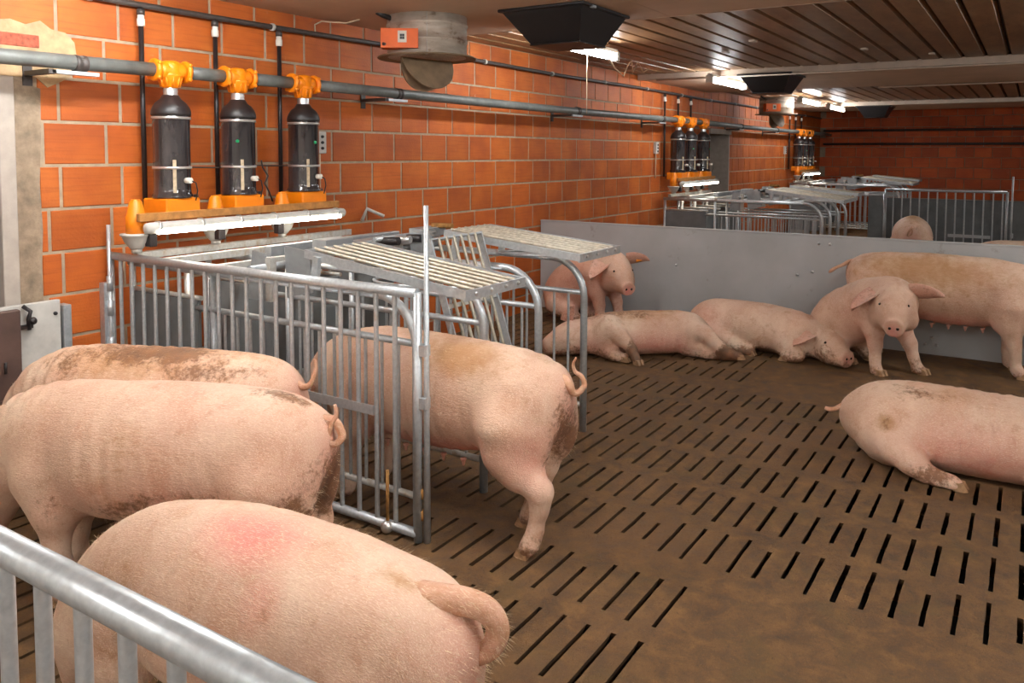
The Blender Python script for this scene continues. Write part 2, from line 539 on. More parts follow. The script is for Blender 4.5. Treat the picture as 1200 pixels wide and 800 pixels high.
# ---- long brick wall on the left
WD = .4
wl = MB()
Y0, Y1 = .006, WD
wl.box(2.28, 13.62, Y0, Y1, -.1, 3.0).box(14.70, XB + .3, Y0, Y1, -.1, 3.0).box(13.62, 14.70, Y0, Y1, 2.11, 3.0)
wl.box(XN, 2.28, Y0, Y1, 2.17, 3.0).box(XN, 1.2, Y0, Y1, -.1, 2.17)
wall_left = struct(wl.build('wall_left', 'mortar'))
LB, HB = .375, .25
def bricks(x_from, x_to, ztop):
    out = []
    for k in range(-8, 4):
        z0, z1 = 1.9376 + HB * k + .009, 1.9376 + HB * (k + 1) - .009
        z0, z1 = max(z0, .0), min(z1, ztop)
        if z1 - z0 < .03: continue
        ph = .1875 if k % 2 else .2825
        if k == -3: ph = .21
        i = math.floor((x_from - ph) / LB)
        while ph + i * LB < x_to:
            xa, xb = ph + i * LB + .0095, ph + (i + 1) * LB - .0095
            i += 1
            lim = 2.415 if z0 < 2.1 else (2.62 if z0 < 2.3 else -99)
            xa, xb = max(xa, lim, x_from), min(xb, x_to)
            if z0 < 2.11 and xb > 13.62 and xa < 14.70:
                if xa < 13.62 - .03: xb = 13.62
                elif xb > 14.70 + .03: xa = 14.70
                else: continue
            if xb - xa < .02: continue
            out.append((xa, xb, z0, z1))
    return out
BR = sorted(bricks(1.0, XB, ZC))
_bc = {}
def brick_mesh(dx, dz, mat):
    key = (round(dx, 3), round(dz, 3), mat)
    if key not in _bc:
        b = MB(); e = .004
        vs = [(0, .03, 0), (dx, .03, 0), (dx, .03, dz), (0, .03, dz), (0, e, 0), (dx, e, 0), (dx, e, dz), (0, e, dz), (e, 0, e), (dx - e, 0, e), (dx - e, 0, dz - e), (e, 0, dz - e)]
        fs = [(8, 9, 10, 11)] + [(4 + k, 4 + (k + 1) % 4, 8 + (k + 1) % 4, 8 + k) for k in range(4)] + [(k, (k + 1) % 4, 4 + (k + 1) % 4, 4 + k) for k in range(4)]
        b.add(vs, fs)
        _bc[key] = b.mesh('brick', mat)
    return _bc[key]
for xa, xb, z0, z1 in BR[:300]:
    link('brick', brick_mesh(xb - xa, z1 - z0, 'brick'), wall_left, (xa, random.uniform(-.0015, .0025), z0))
rest = MB()
for xa, xb, z0, z1 in BR[300:]:
    dx, dz, e, y = xb - xa, z1 - z0, .004, random.uniform(-.001, .002)
    vs = [(xa, .03, z0), (xb, .03, z0), (xb, .03, z1), (xa, .03, z1), (xa, y + e, z0), (xb, y + e, z0), (xb, y + e, z1), (xa, y + e, z1), (xa + e, y, z0 + e), (xb - e, y, z0 + e), (xb - e, y, z1 - e), (xa + e, y, z1 - e)]
    rest.add(vs, [(8, 9, 10, 11)] + [(4 + k, 4 + (k + 1) % 4, 8 + (k + 1) % 4, 8 + k) for k in range(4)] + [(k, (k + 1) % 4, 4 + (k + 1) % 4, 4 + k) for k in range(4)])
o = rest.build('brick_field', 'brick', wall_left); o['kind'] = 'stuff'
# plaster around the door head and along its jamb
pts = [(1.6, 2.18), (2.41, 2.18), (2.47, 2.13), (2.55, 2.17), (2.60, 2.2), (2.585, 2.27), (2.64, 2.33), (2.63, 2.40), (2.58, 2.45), (2.5, 2.46), (2.44, 2.5), (2.36, 2.47), (2.28, 2.49), (2.2, 2.475), (2.05, 2.5), (1.6, 2.49)]
b = MB().prism(pts, 'y', -.006, .03); b.build('plaster_patch', 'plaster', wall_left)
jx = [2.41, 2.42, 2.408, 2.417, 2.405, 2.42, 2.41, 2.425, 2.43]
pts = [(2.285, 0)] + [(jx[i], 2.12 * i / 8) for i in range(9)] + [(2.285, 2.17)]
MB().prism(pts, 'y', -.004, .03).build('plaster_strip', 'plaster_grey', wall_left)
MB().bbox(2.12, 2.43, -.011, .02, 2.345, 2.415, .004).build('brick', 'oldbrick', wall_left)
# doors
d1 = struct(MB().bbox(2.20, 2.285, -.012, .13, 0, 2.18, .004).build('door_1', 'jamb'), 'pale concrete door jamb at the left edge')
MB().box(1.2, 2.2, .07, .12, 0, 2.17).build('door_leaf', 'door', d1)
d2 = struct(MB().box(13.6, 14.72, .40, .46, 0, 2.13).build('door_2', 'door'), 'dark doorway in the far part of the brick wall')
b = MB(); b.box(14.66, 14.70, -.01, .4, 0, 2.11); b.build('door_jamb', 'jamb', d2)
b = MB(); b.box(13.6, 14.74, -.03, .02, 2.11, 2.2); b.build('lintel', 'jamb', d2)

# ---- far brick wall
wall_far = struct(MB().box(XB, XB + .3, YR, .006, -.1, 3.0).build('wall_far', 'mortar'))
far_rest = MB()
for k in range(-8, 4):
    z0, z1 = max(1.9376 + HB * k + .006, 0), min(1.9376 + HB * (k + 1) - .006, ZC)
    if z1 - z0 < .03: continue
    y = 0.0 - (.19 if k % 2 else 0) + .05
    while y > YR:
        ya, yb = max(y - LB + .013, YR), min(y, 0)
        y -= LB
        if yb - ya < .03: continue
        e = .004; xx = XB - .014
        if ya > -4.9:
            key = ('far', round(yb - ya, 3), round(z1 - z0, 3))
            if key not in _bc:
                dy, dz = yb - ya, z1 - z0
                bb = MB().add([(.03, 0, 0), (.03, dy, 0), (.03, dy, dz), (.03, 0, dz), (e, 0, 0), (e, dy, 0), (e, dy, dz), (e, 0, dz), (0, e, e), (0, dy - e, e), (0, dy - e, dz - e), (0, e, dz - e)],
                              [(8, 9, 10, 11)] + [(4 + q, 4 + (q + 1) % 4, 8 + (q + 1) % 4, 8 + q) for q in range(4)] + [(q, (q + 1) % 4, 4 + (q + 1) % 4, 4 + q) for q in range(4)])
                _bc[key] = bb.mesh('brick', 'brick_far')
            link('brick', _bc[key], wall_far, (xx, ya, z0))
        else:
            far_rest.box(xx, xx + .03, ya, yb, z0, z1)
o = far_rest.build('brick_field', 'brick_far', wall_far); o['kind'] = 'stuff'
struct(MB().box(XN - .2, XB + .3, YR - .3, YR, -.1, 3.0).build('wall_right', 'pale_bounce'))
struct(MB().box(XN - .3, XN, YR - .3, .4, -.1, 3.0).build('wall_near', 'pale_bounce'))

# ---- ceiling: smooth dropped strips with profiled sheet between them
FLATS = [(XN, 5.86), (10.62, 13.5), (18.5, 21.0)]
ceiling = struct(MB().box(XN, XB + .3, YR, .4, ZC + .06, ZC + .12).build('ceiling', 'groove'))
for i, (a, c) in enumerate(FLATS):
    ny = 4
    for j in range(ny):
        ya, yb = YR + (-YR) * j / ny, YR + (-YR) * (j + 1) / ny
        MB().bbox(a, c, ya + .001, yb - .001, 2.80, 2.83, .002).build('ceiling_panel', 'ceil', ceiling)
for a, c in ((5.80, 10.66), (13.46, 18.54), (20.96, XB)):
    b = MB().prism([(-.088, ZC + .002), (.088, ZC + .002), (.104, ZC + .045), (-.104, ZC + .045)], 'x', a, c)
    me = b.mesh('ceiling_board', 'boards')
    y = -.12
    while y > YR + .1:
        link('ceiling_board', me, ceiling, (0, y, random.uniform(-.002, .003)))
        y -= .222
for n_, (x, z0, z1) in enumerate(((10.57, 2.785, 2.875), (18.45, 2.785, 2.875), (5.86, 2.797, 2.86))):
    wdt = .055 if n_ < 2 else .012
    struct(MB().bbox(x, x + wdt, YR, -.01, z0, z1, .004).build('trim_%d' % (n_ + 1), 'ceil_trim'),
           ['pale trim along the middle ceiling strip', 'pale trim along the farthest ceiling strip', 'thin trim along the nearest ceiling strip'][n_])

# ================================================================== PIGS (built as one smooth skin each)
def rcone(P, a, b, ra, rb):
    a = np.asarray(a, np.float32); b = np.asarray(b, np.float32)
    ab = b - a; L2 = float(ab @ ab) + 1e-9
    t = np.clip(((P - a) @ ab) / L2, 0, 1)
    d = np.linalg.norm(P - a - t[:, None] * ab, axis=1)
    return d - (ra + (rb - ra) * t)
def smin(a, b, k):
    h = np.clip(.5 + .5 * (b - a) / k, 0, 1)
    return b + (a - b) * h - k * h * (1 - h)
def catmull(K, per):
    K = np.asarray(K, np.float64)
    Q = np.vstack([2 * K[0] - K[1], K, 2 * K[-1] - K[-2]])
    out = []
    for i in range(1, len(Q) - 2):
        for j in range(per):
            t = j / per
            p0, p1, p2, p3 = Q[i - 1], Q[i], Q[i + 1], Q[i + 2]
            out.append(.5 * ((2 * p1) + (-p0 + p2) * t + (2 * p0 - 5 * p1 + 4 * p2 - p3) * t * t + (-p0 + 3 * p1 - 3 * p2 + p3) * t ** 3))
    out.append(Q[-2])
    return np.array(out)
def surface_nets(F, org, v):
    nx, ny, nz = F.shape
    S = F < 0
    cnt = np.zeros((nx - 1, ny - 1, nz - 1), np.int32)
    acc = np.zeros((nx - 1, ny - 1, nz - 1, 3), np.float32)
    for ax in range(3):
        sl0 = [slice(None)] * 3; sl1 = [slice(None)] * 3
        sl0[ax] = slice(0, -1); sl1[ax] = slice(1, None)
        a, b = F[tuple(sl0)], F[tuple(sl1)]
        cr = (a < 0) != (b < 0)
        t = np.where(cr, a / np.where(cr, a - b, 1), 0)
        o1, o2 = [k for k in range(3) if k != ax]
        for i in (0, 1):
            for j in (0, 1):
                s = [slice(None)] * 3
                s[o1] = slice(i, F.shape[o1] - 1 + i); s[o2] = slice(j, F.shape[o2] - 1 + j)
                c, tt = cr[tuple(s)], t[tuple(s)]
                cnt += c
                acc[..., ax] += np.where(c, tt, 0)
                acc[..., o1] += np.where(c, i, 0)
                acc[..., o2] += np.where(c, j, 0)
    act = cnt > 0
    idx = np.full(act.shape, -1, np.int64)
    idx[act] = np.arange(act.sum())
    ijk = np.argwhere(act)
    V = (ijk + acc[act] / cnt[act][:, None]) * v + org
    faces = []
    for ax in range(3):
        o1, o2 = (ax + 1) % 3, (ax + 2) % 3
        sl0 = [slice(1, -1)] * 3; sl1 = [slice(1, -1)] * 3
        sl0[ax] = slice(0, -1); sl1[ax] = slice(1, None)
        s0, s1 = S[tuple(sl0)], S[tuple(sl1)]
        for flag, m in ((0, s0 & ~s1), (1, ~s0 & s1)):
            e = np.argwhere(m)
            e[:, o1] += 1; e[:, o2] += 1
            q = []
            for d1, d2 in ((-1, -1), (0, -1), (0, 0), (-1, 0)):
                c = e.copy(); c[:, o1] += d1; c[:, o2] += d2
                q.append(idx[c[:, 0], c[:, 1], c[:, 2]])
            q = np.stack(q, 1)
            faces.append(q if flag == 0 else q[:, ::-1])
    return V, np.vstack(faces)

def lump(P, f, seed):
    r = np.random.default_rng(seed)
    out = np.zeros(len(P))
    for _ in range(7):
        k = r.normal(size=3); k = k / np.linalg.norm(k) * f * r.uniform(.6, 1.5)
        out += np.sin(P @ k + r.uniform(0, 6.28))
    return out / 7

def ear_geo(base, d, nrm, L=.17, W=.13, curl=.03):
    d = Vector(d).normalized(); nrm = Vector(nrm); nrm = (nrm - d * nrm.dot(d)).normalized()
    s = d.cross(nrm)
    base = Vector(base)
    m, n = 8, 7
    vs, fs = [], []
    for side in (1, -1):
        for i in range(m + 1):
            t = i / m
            wv = W * (.5 * (1 - t) ** .75 * (1 + 1.1 * t) + .012)
            for j in range(n):
                u = -1 + 2 * j / (n - 1)
                th = .007 * (1 - u * u) * (1 - .6 * t) + .002
                p = base + d * (L * t) + s * (wv * u) + nrm * (curl * u * u * (1 - t * .4) - .05 * t * t + side * th)
                vs.append(p)
    N = (m + 1) * n
    for i in range(m):
        for j in range(n - 1):
            a = i * n + j
            fs.append((a, a + 1, a + n + 1, a + n))
            fs.append((N + a, N + a + n, N + a + n + 1, N + a + 1))
    for i in range(m):
        fs.append((i * n, (i + 1) * n, N + (i + 1) * n, N + i * n))
        a = i * n + n - 1
        fs.append((a, N + a, N + a + n, a + n))
    for j in range(n - 1):
        a = m * n + j
        fs.append((a, a + 1, N + a + 1, N + a))
    return vs, fs

def make_pig(name, loc, heading, spec, label, vox=.016, scale=1.0, bristles=0, seed=1):
    """spec: spine [(x,y,z,halfwidth,halfheight)], up vector, legs [[(x,y,z,r)...]], blobs, ears, tail, marks"""
    K = spec['spine']
    SP = catmull(K, 5)
    C = SP[:, :3]; HW = np.maximum(SP[:, 3], .02); HH = np.maximum(SP[:, 4], .02)
    T = np.gradient(C, axis=0); T /= np.linalg.norm(T, axis=1)[:, None]
    ups = np.array(spec.get('up', (0, 0, 1)), float)
    U = np.tile(ups, (len(C), 1)) if ups.ndim == 1 else ups
    B = np.cross(U, T); B /= np.linalg.norm(B, axis=1)[:, None]
    N = np.cross(T, B)
    HT = np.minimum(HW, HH) * .62
    HT[-3:] *= .4
    legs, blobs = spec.get('legs', []), spec.get('blobs', [])
    kk = spec.get('k', .05)
    def sdf(P):
        P = P.astype(np.float32)
        out = np.empty(len(P), np.float32)
        CH = 40000
        for s in range(0, len(P), CH):
            p = P[s:s + CH]
            best = np.full(len(p), 9., np.float32)
            for i in range(len(C)):
                d = p - C[i].astype(np.float32)
                q = np.sqrt(((d @ B[i].astype(np.float32)) / HW[i]) ** 2 + ((d @ N[i].astype(np.float32)) / HH[i]) ** 2 + ((d @ T[i].astype(np.float32)) / HT[i]) ** 2)
                np.minimum(best, (q - 1) * min(HW[i], HH[i]), out=best)
            for (c, r, k) in blobs:
                q = np.sqrt((((p - np.array(c, np.float32)) / np.array(r, np.float32)) ** 2).sum(1))
                best = smin(best, (q - 1) * min(r), k)
            for ch in legs:
                L = None
                for a, b_ in zip(ch[:-1], ch[1:]):
                    e = rcone(p, a[:3], b_[:3], a[3], b_[3])
                    L = e if L is None else smin(L, e, .025)
                best = smin(best, L, kk)
            for (a, b_, r) in spec.get('cuts', []):
                e = rcone(p, a, b_, r, r)
                best = -smin(-best, e, .02)
            if 'snout' in spec:
                sc_, sn_ = np.array(spec['snout'][0], np.float32), np.array(spec['snout'][1], np.float32)
                best = np.where(np.linalg.norm(p - sc_, axis=1) < .16, np.maximum(best, (p - sc_) @ (sn_ / np.linalg.norm(sn_))), best)
            best = best + (.008 * lump(p, 8, seed) + .0045 * lump(p, 24, seed + 5) + .0034 * np.sin(75 * p[:, 0] + 9 * lump(p, 5, seed + 6)) * np.clip(lump(p, 6, seed + 7) * 3, 0, 1)).astype(np.float32)
            out[s:s + CH] = np.maximum(best, .002 - p[:, 2]) if spec.get('floorclip', True) else best
        return out
    allp = [C - .36, C + .36] + [np.array(ch)[:, :3] - .1 for ch in legs] + [np.array(ch)[:, :3] + .1 for ch in legs]
    allp = np.vstack(allp)
    v = vox / scale
    lo = allp.min(0) - 3 * v; hi = allp.max(0) + 3 * v
    lo[2] = max(lo[2], -3 * v)
    n = np.ceil((hi - lo) / v).astype(int) + 1
    n = ((n + 3) // 4) * 4 + 1
    cn = (n - 1) // 4 + 1
    g = np.stack(np.meshgrid(*[np.arange(c) for c in cn], indexing='ij'), -1).reshape(-1, 3)
    FC = sdf(g * (4 * v) + lo).reshape(cn)
    F = np.repeat(np.repeat(np.repeat(FC, 4, 0), 4, 1), 4, 2)[:n[0], :n[1], :n[2]].copy()
    near = np.abs(FC) < 4 * v * 2.2
    nm = np.repeat(np.repeat(np.repeat(near, 4, 0), 4, 1), 4, 2)[:n[0], :n[1], :n[2]]
    # widen the band by shifting half a coarse cell
    for ax in range(3):
        nm = nm | np.roll(nm, 2, ax) | np.roll(nm, -2, ax)
    ii = np.argwhere(nm)
    F[ii[:, 0], ii[:, 1], ii[:, 2]] = sdf(ii * v + lo)
    V, Q = surface_nets(F, lo, v)
    # one relaxing pass
    for _ in range(2):
        A = np.zeros_like(V); cnt = np.zeros(len(V))
        for a in range(4):
            b_ = (a + 1) % 4
            np.add.at(A, Q[:, a], V[Q[:, b_]]); np.add.at(cnt, Q[:, a], 1)
            np.add.at(A, Q[:, b_], V[Q[:, a]]); np.add.at(cnt, Q[:, b_], 1)
        V = .5 * V + .5 * A / np.maximum(cnt, 1)[:, None]
    nb = len(V)
    extra_v, extra_f, extra_m = [], [], []
    def addx(vs, fs, m):
        o = nb + len(extra_v)
        extra_v.extend([tuple(p) for p in vs]); extra_f.extend([[i + o for i in f] for f in fs]); extra_m.extend([m] * len(vs))
    for e in spec.get('ears', []):
        vs, fs = ear_geo(*e)
        addx(vs, fs, (.26, .42, .2))
    if 'tail' in spec:
        tp = catmull(np.array([p for p in spec['tail']]), 6)
        t = MB().tube([Vector(p[:3]) for p in tp], [float(p[3]) for p in tp], 9)
        addx(t.v, t.f, (.1, .35, .45))
    for tt in spec.get('teats', []):
        t = MB().tube([Vector(tt), Vector(tt) + Vector((0, 0, -.012)), Vector(tt) + Vector((0, 0, -.026)), Vector(tt) + Vector((.0, 0, -.036))], [.017, .011, .008, .005], 7)
        addx(t.v, t.f, (0, .6, 0))
    # masks
    mask = np.zeros((nb, 3))
    for kind, c, r, s in spec.get('marks', []):
        q = np.sqrt((((V - np.array(c)) / np.array(r)) ** 2).sum(1))
        mask[:, kind] = np.maximum(mask[:, kind], s * np.clip(1.25 - q, 0, 1))
    ll = lump(V, 6, seed + 9)
    mask[:, 0] = np.clip(mask[:, 0] * (1 + .6 * lump(V, 22, seed + 2)) + .16 * ll + .09 + np.clip((.16 - V[:, 2]) / .16, 0, 1) * spec.get('legdirt', .34), 0, 1)
    mask[:, 1] = np.clip(mask[:, 1] + .06 + .16 * lump(V, 4, seed + 3), 0, 1)
    mask[:, 2] = np.clip(mask[:, 2] + .06 + .16 * lump(V, 5, seed + 4), 0, 1)
    allv = np.vstack([V, np.array(extra_v)]) if extra_v else V
    allm = np.vstack([mask, np.array(extra_m)]) if extra_v else mask
    me = bpy.data.meshes.new(name)
    me.from_pydata((allv * scale).tolist(), [], Q.tolist() + extra_f)
    me.polygons.foreach_set('use_smooth', [True] * len(me.polygons))
    ca = me.color_attributes.new('mask', 'FLOAT_COLOR', 'POINT')
    ca.data.foreach_set('color', np.hstack([allm, np.ones((len(allm), 1))]).astype(np.float32).ravel())
    me.materials.append(MAT['pig'])
    me.validate()
    o = link(name, me, None, loc)
    o.rotation_euler = (0, 0, math.radians(heading))
    tag(o, label, 'pig', 'sows in the pens')
    def onskin(c, d):
        d = np.array(d, float); d /= np.linalg.norm(d)
        P = np.array(c, float)[None] + d[None] * np.linspace(0, .16, 161)[:, None]
        f = sdf(P); k = int(np.argmax(f > 0))
        return P[k]
    for c, d, r in spec.get('eyes', []):
        q = onskin(c, d) - np.array(d) / np.linalg.norm(d) * r * .45
        MB().sphere([x * scale for x in q], r * scale, 10, 6).build('eye', 'eye', o)
    for c, d, r in spec.get('nostrils', []):
        q = onskin(c, d) - np.array(d) / np.linalg.norm(d) * r * .55
        MB().sphere([x * scale for x in q], r * scale, 8, 6).build('nostril', 'eye', o)
    for ch in legs:
        p1, p0 = Vector(ch[-1][:3]), Vector(ch[-2][:3])
        d = p1 - p0; flat = Vector((d.x, d.y, 0))
        flat = flat.normalized() if flat.length > .008 else Vector((1, 0, 0))
        if spec.get('stand', p1.z < .045 and ch[0][2] > .4):
            flat = Vector((1, 0, 0)); ctr = Vector((p1.x + .012, p1.y, 0))
        else:
            ctr = p1 + flat * .012; ctr.z = max(p1.z - .03, .0)
        sd = Vector((-flat.y, flat.x, 0))
        for k in (-1, 1):
            c0 = ctr + sd * (.0185 * k)
            prof = [(-.03, .045, .017), (-.028, .0, .018), (.024, .0, .018), (.043, .004, .010), (.022, .042, .014)]
            vs = []
            for side in (-1, 1):
                for (u, zz, hw_) in prof:
                    vs.append((c0 + flat * u + sd * (side * hw_ * .95) + Vector((0, 0, zz + .002))) * scale)
            m = len(prof)
            fs = [tuple(range(m)), tuple(range(2 * m - 1, m - 1, -1))] + [(q, (q + 1) % m, m + (q + 1) % m, m + q) for q in range(m)]
            MB().add(vs, fs).build('hoof', 'hoof', o)
    if bristles:
        me.calc_loop_triangles()
        tri = np.array([t.vertices[:] for t in me.loop_triangles]); co = allv * scale
        pa, pb, pc = co[tri[:, 0]], co[tri[:, 1]], co[tri[:, 2]]
        nr = np.cross(pb - pa, pc - pa); ar = np.linalg.norm(nr, axis=1)
        ok = (pa[:, 2] > .3)
        pr = ar * ok; pr /= pr.sum()
        r = np.random.default_rng(seed)
        ch = r.choice(len(tri), bristles, p=pr)
        u, w_ = r.random(bristles), r.random(bristles)
        fl = u + w_ > 1; u[fl] = 1 - u[fl]; w_[fl] = 1 - w_[fl]
        pt = pa[ch] + (pb - pa)[ch] * u[:, None] + (pc - pa)[ch] * w_[:, None]
        nn = nr[ch] / ar[ch][:, None]
        di = nn * .45 + np.array([-.8, 0, -.25]) + r.normal(0, .25, (bristles, 3))
        di -= nn * np.minimum((di * nn).sum(1) - .18, 0)[:, None]
        di /= np.linalg.norm(di, axis=1)[:, None]
        ln = r.uniform(.012, .03, bristles)
        sd = np.cross(di, nn); sd /= np.linalg.norm(sd, axis=1)[:, None] + 1e-9
        q = np.stack([pt - sd * .0005, pt + sd * .0005, pt + di * ln[:, None]], 1).reshape(-1, 3)
        bm = bpy.data.meshes.new('bristles')
        bm.from_pydata(q.tolist(), [], np.arange(len(q)).reshape(-1, 3).tolist())
        bm.materials.append(MAT['bristle'])
        h = link('bristles', bm, o); h['kind'] = 'stuff'
    return o

def hind(s, x=.20, dx=0, y=.13, foot=.0):
    """standing hind leg of side s; dx shifts the foot along the body"""
    return [(x + .03, s * (y - .01), .56, .155), (x + .05 + dx * .3, s * y, .45, .12), (x + .02 + dx * .5, s * (y + .005), .385, .088), (x - .075 + dx * .8, s * (y + .01), .315, .055), (x - .065 + dx * .85, s * (y + .01), .24, .041),
            (x - .03 + dx, s * (y + .01), .13, .036), (x - .01 + dx, s * (y + .015), .07, .042), (x + .01 + dx, s * (y + .015), .04, .040)]
def fore(s, x=1.2, dx=0, y=.13):
    return [(x, s * (y - .02), .52, .135), (x - .01 + dx * .4, s * y, .40, .095), (x + .02 + dx * .7, s * (y + .01), .25, .052), (x + .02 + dx, s * (y + .01), .16, .042),
            (x + .025 + dx, s * (y + .01), .09, .037), (x + .035 + dx, s * (y + .015), .065, .042), (x + .05 + dx, s * (y + .015), .04, .04)]
def stand_spine(head='level', fat=1.0):
    b = [(.03, 0, .665, .07, .10), (.08, 0, .672, .145, .175), (.2, 0, .668, .20, .225), (.4, 0, .652, .226 * fat, .255), (.65, 0, .632, .245 * fat, .28), (.9, 0, .622, .243 * fat, .282),
         (1.1, 0, .636, .222, .265), (1.27, 0, .648, .185, .225)]
    if head == 'level':
        h = [(1.4, 0, .66, .155, .19), (1.5, 0, .66, .15, .17), (1.59, 0, .635, .145, .155), (1.67, 0, .59, .12, .13), (1.74, 0, .54, .09, .092), (1.80, 0, .50, .072, .07), (1.82, 0, .49, .069, .066)]
    elif head == 'deep':
        b[:4] = [(.03, 0, .60, .08, .10), (.08, 0, .615, .155, .175), (.2, 0, .63, .21, .225), (.4, 0, .64, .226 * fat, .255)]
        b[-2] = (1.1, 0, .615, .222, .255); b[-1] = (1.25, 0, .575, .19, .22)
        h = [(1.37, 0, .51, .16, .19), (1.46, 0, .43, .14, .165), (1.52, 0, .345, .128, .145), (1.565, 0, .26, .105, .118), (1.595, 0, .17, .075, .083), (1.605, 0, .11, .06, .062)]
    else:
        h = [(1.4, 0, .61, .155, .19), (1.49, 0, .52, .14, .165), (1.555, 0, .42, .128, .145), (1.60, 0, .31, .105, .118), (1.63, 0, .20, .075, .083), (1.645, 0, .12, .06, .062)]
    return b + h
HAMS = [((.2, .12, .56), (.19, .105, .24), .06), ((.2, -.12, .56), (.19, .105, .24), .06), ((1.2, .115, .55), (.14, .09, .2), .06), ((1.2, -.115, .55), (.14, .09, .2), .06)]
CURL = [(.05, 0, .80, .026), (.0, 0, .805, .022), (-.035, .01, .79, .019), (-.05, .035, .75, .016), (-.04, .045, .715, .014), (-.02, .03, .70, .012), (-.02, .0, .72, .010), (-.05, -.01, .76, .009), (-.07, .0, .80, .007)]
CUTS = [((.40, s_ * .262, .70), (.35, s_ * .245, .45), .016) for s_ in (1, -1)] + [((1.07, s_ * .262, .66), (1.09, s_ * .235, .44), .016) for s_ in (1, -1)]
def std_marks(rear=.35, back=.2, belly=.3):
    return [(0, (.02, 0, .5), (.14, .2, .22), rear), (2, (.6, 0, .92), (.8, .16, .1), back), (1, (.75, 0, .36), (.55, .22, .1), belly), (1, (.0, 0, .62), (.1, .12, .22), .45)]
EARS_S = [((1.50, .10, .76), (.35, .75, -.45), (0, .4, 1), .19, .15), ((1.50, -.10, .76), (.35, -.75, -.45), (0, -.4, 1), .19, .15)]
EARS_D = [((1.50, .11, .53), (.2, .7, -.6), (.5, .4, .6), .19, .15), ((1.50, -.11, .53), (.2, -.7, -.6), (.5, -.4, .6), .19, .15)]

# sow with its head in the nearest stall, rump towards the room
sp = dict(spine=stand_spine('down', .85), blobs=HAMS, cuts=CUTS, ears=EARS_D,
          legs=[hind(1, x=.19, dx=-.09, y=.15), hind(-1, x=.20, dx=.06, y=.08), fore(1), fore(-1)],
          tail=[(.06, 0, .79, .028), (.01, .0, .785, .024), (-.02, .012, .765, .019), (-.03, .0, .735, .017), (-.05, -.02, .735, .015), (-.072, -.03, .77, .013), (-.06, -.02, .81, .011), (-.035, -.01, .83, .009), (-.03, .0, .865, .007), (-.05, .01, .90, .004)],
          teats=[(x, s * .085, .345) for x in (.52, .64, .76, .88, 1.0) for s in (1, -1)],
          marks=std_marks(.5, .30, .55) + [(2, (.5, .12, .85), (.35, .22, .14), .62), (0, (.11, .10, .80), (.035, .035, .03), .6), (2, (.12, .14, .7), (.12, .1, .12), .3), (1, (.15, .16, .45), (.2, .14, .16), .55), (0, (.0, .02, .55), (.07, .13, .25), .55), (0, (.15, .13, .2), (.2, .1, .2), .22), (1, (.6, .1, .38), (.5, .2, .08), .7)])
make_pig('standing_sow', (3.105, -3.02, 0), 90, sp, 'muddy-rumped sow standing half inside the nearest stall, tail towards the floor space', .0135, .975, 2500, 3)
# sow in the near corner, close to the camera
sp = dict(spine=stand_spine('deep', 1.15), blobs=HAMS, cuts=CUTS, legs=[hind(1), hind(-1), fore(1), fore(-1)], ears=[],
          tail=[(.24, 0, .79, .06), (.13, -.005, .797, .05), (.03, -.04, .80, .040), (-.035, -.066, .778, .036), (-.062, -.08, .728, .034), (-.045, -.07, .672, .031), (.0, -.045, .65, .027), (.035, -.03, .672, .021), (.045, -.022, .71, .014)],
          marks=std_marks(.1, .05, .2) + [(1, (.68, .08, .9), (.19, .12, .1), .95), (1, (.52, .2, .76), (.07, .06, .12), .5), (2, (.5, .21, .7), (.06, .07, .18), .42), (2, (.18, .03, .87), (.10, .05, .07), .5), (0, (.5, .22, .75), (.05, .06, .1), .16), (2, (1.1, .2, .6), (.2, .1, .3), .3)])
make_pig('standing_sow', (1.488, -3.635, 0), 96, sp, 'clean pale sow nearest the camera with a red scrape on its back', .0115, .87, 9000, 5)
# sow behind it, with mud on the rump
sp = dict(spine=stand_spine('down', 1.1), blobs=HAMS, cuts=CUTS, legs=[hind(1), hind(-1), fore(1, dx=-.1), fore(-1, dx=.05)], ears=EARS_D,
          tail=[(.06, 0, .79, .028), (.01, .0, .80, .022), (-.03, .01, .79, .018), (-.055, .02, .745, .016), (-.03, .03, .715, .014), (.0, .03, .73, .012), (-.01, .025, .78, .010), (-.03, .02, .83, .009), (-.025, .02, .87, .007)],
          marks=std_marks(.75, .2, .35) + [(0, (.12, .17, .42), (.26, .12, .2), .62), (0, (.5, .24, .42), (.45, .12, .18), .36), (0, (.9, .24, .40), (.4, .12, .14), .3), (2, (.75, .22, .6), (.25, .1, .3), .36), (1, (.6, .24, .45), (.5, .1, .15), .4), (0, (.2, 0, .89), (.2, .08, .06), .3), (2, (.2, 0, .87), (.25, .15, .08), .35)])
make_pig('standing_sow', (2.165, -2.52, 0), 112, sp, 'broad pale sow with a dung-caked rump, middle of the three at left', .013, .95, 4500, 8)
# sow farthest to the left, brown back
sp = dict(spine=stand_spine('down', 1.0), blobs=HAMS, cuts=CUTS, legs=[hind(1), hind(-1), fore(1), fore(-1)], ears=EARS_D,
          tail=[(.06, 0, .77, .026), (.01, .0, .775, .02), (-.03, .01, .765, .017), (-.06, .015, .775, .014), (-.08, .01, .81, .012), (-.09, .0, .86, .009), (-.085, .0, .90, .006)],
          marks=std_marks(.2, .4, .2) + [(2, (.8, .1, .86), (.7, .25, .16), .46), (0, (.75, .05, .9), (.6, .2, .08), .32), (0, (.35, .12, .84), (.35, .15, .12), .26), (0, (1.2, .1, .8), (.25, .2, .15), .22)])
make_pig('standing_sow', (2.50, -1.98, 0), 110, sp, 'brown-backed sow beside the barred gate, behind the two paler ones', .014, .945, 1500, 12)

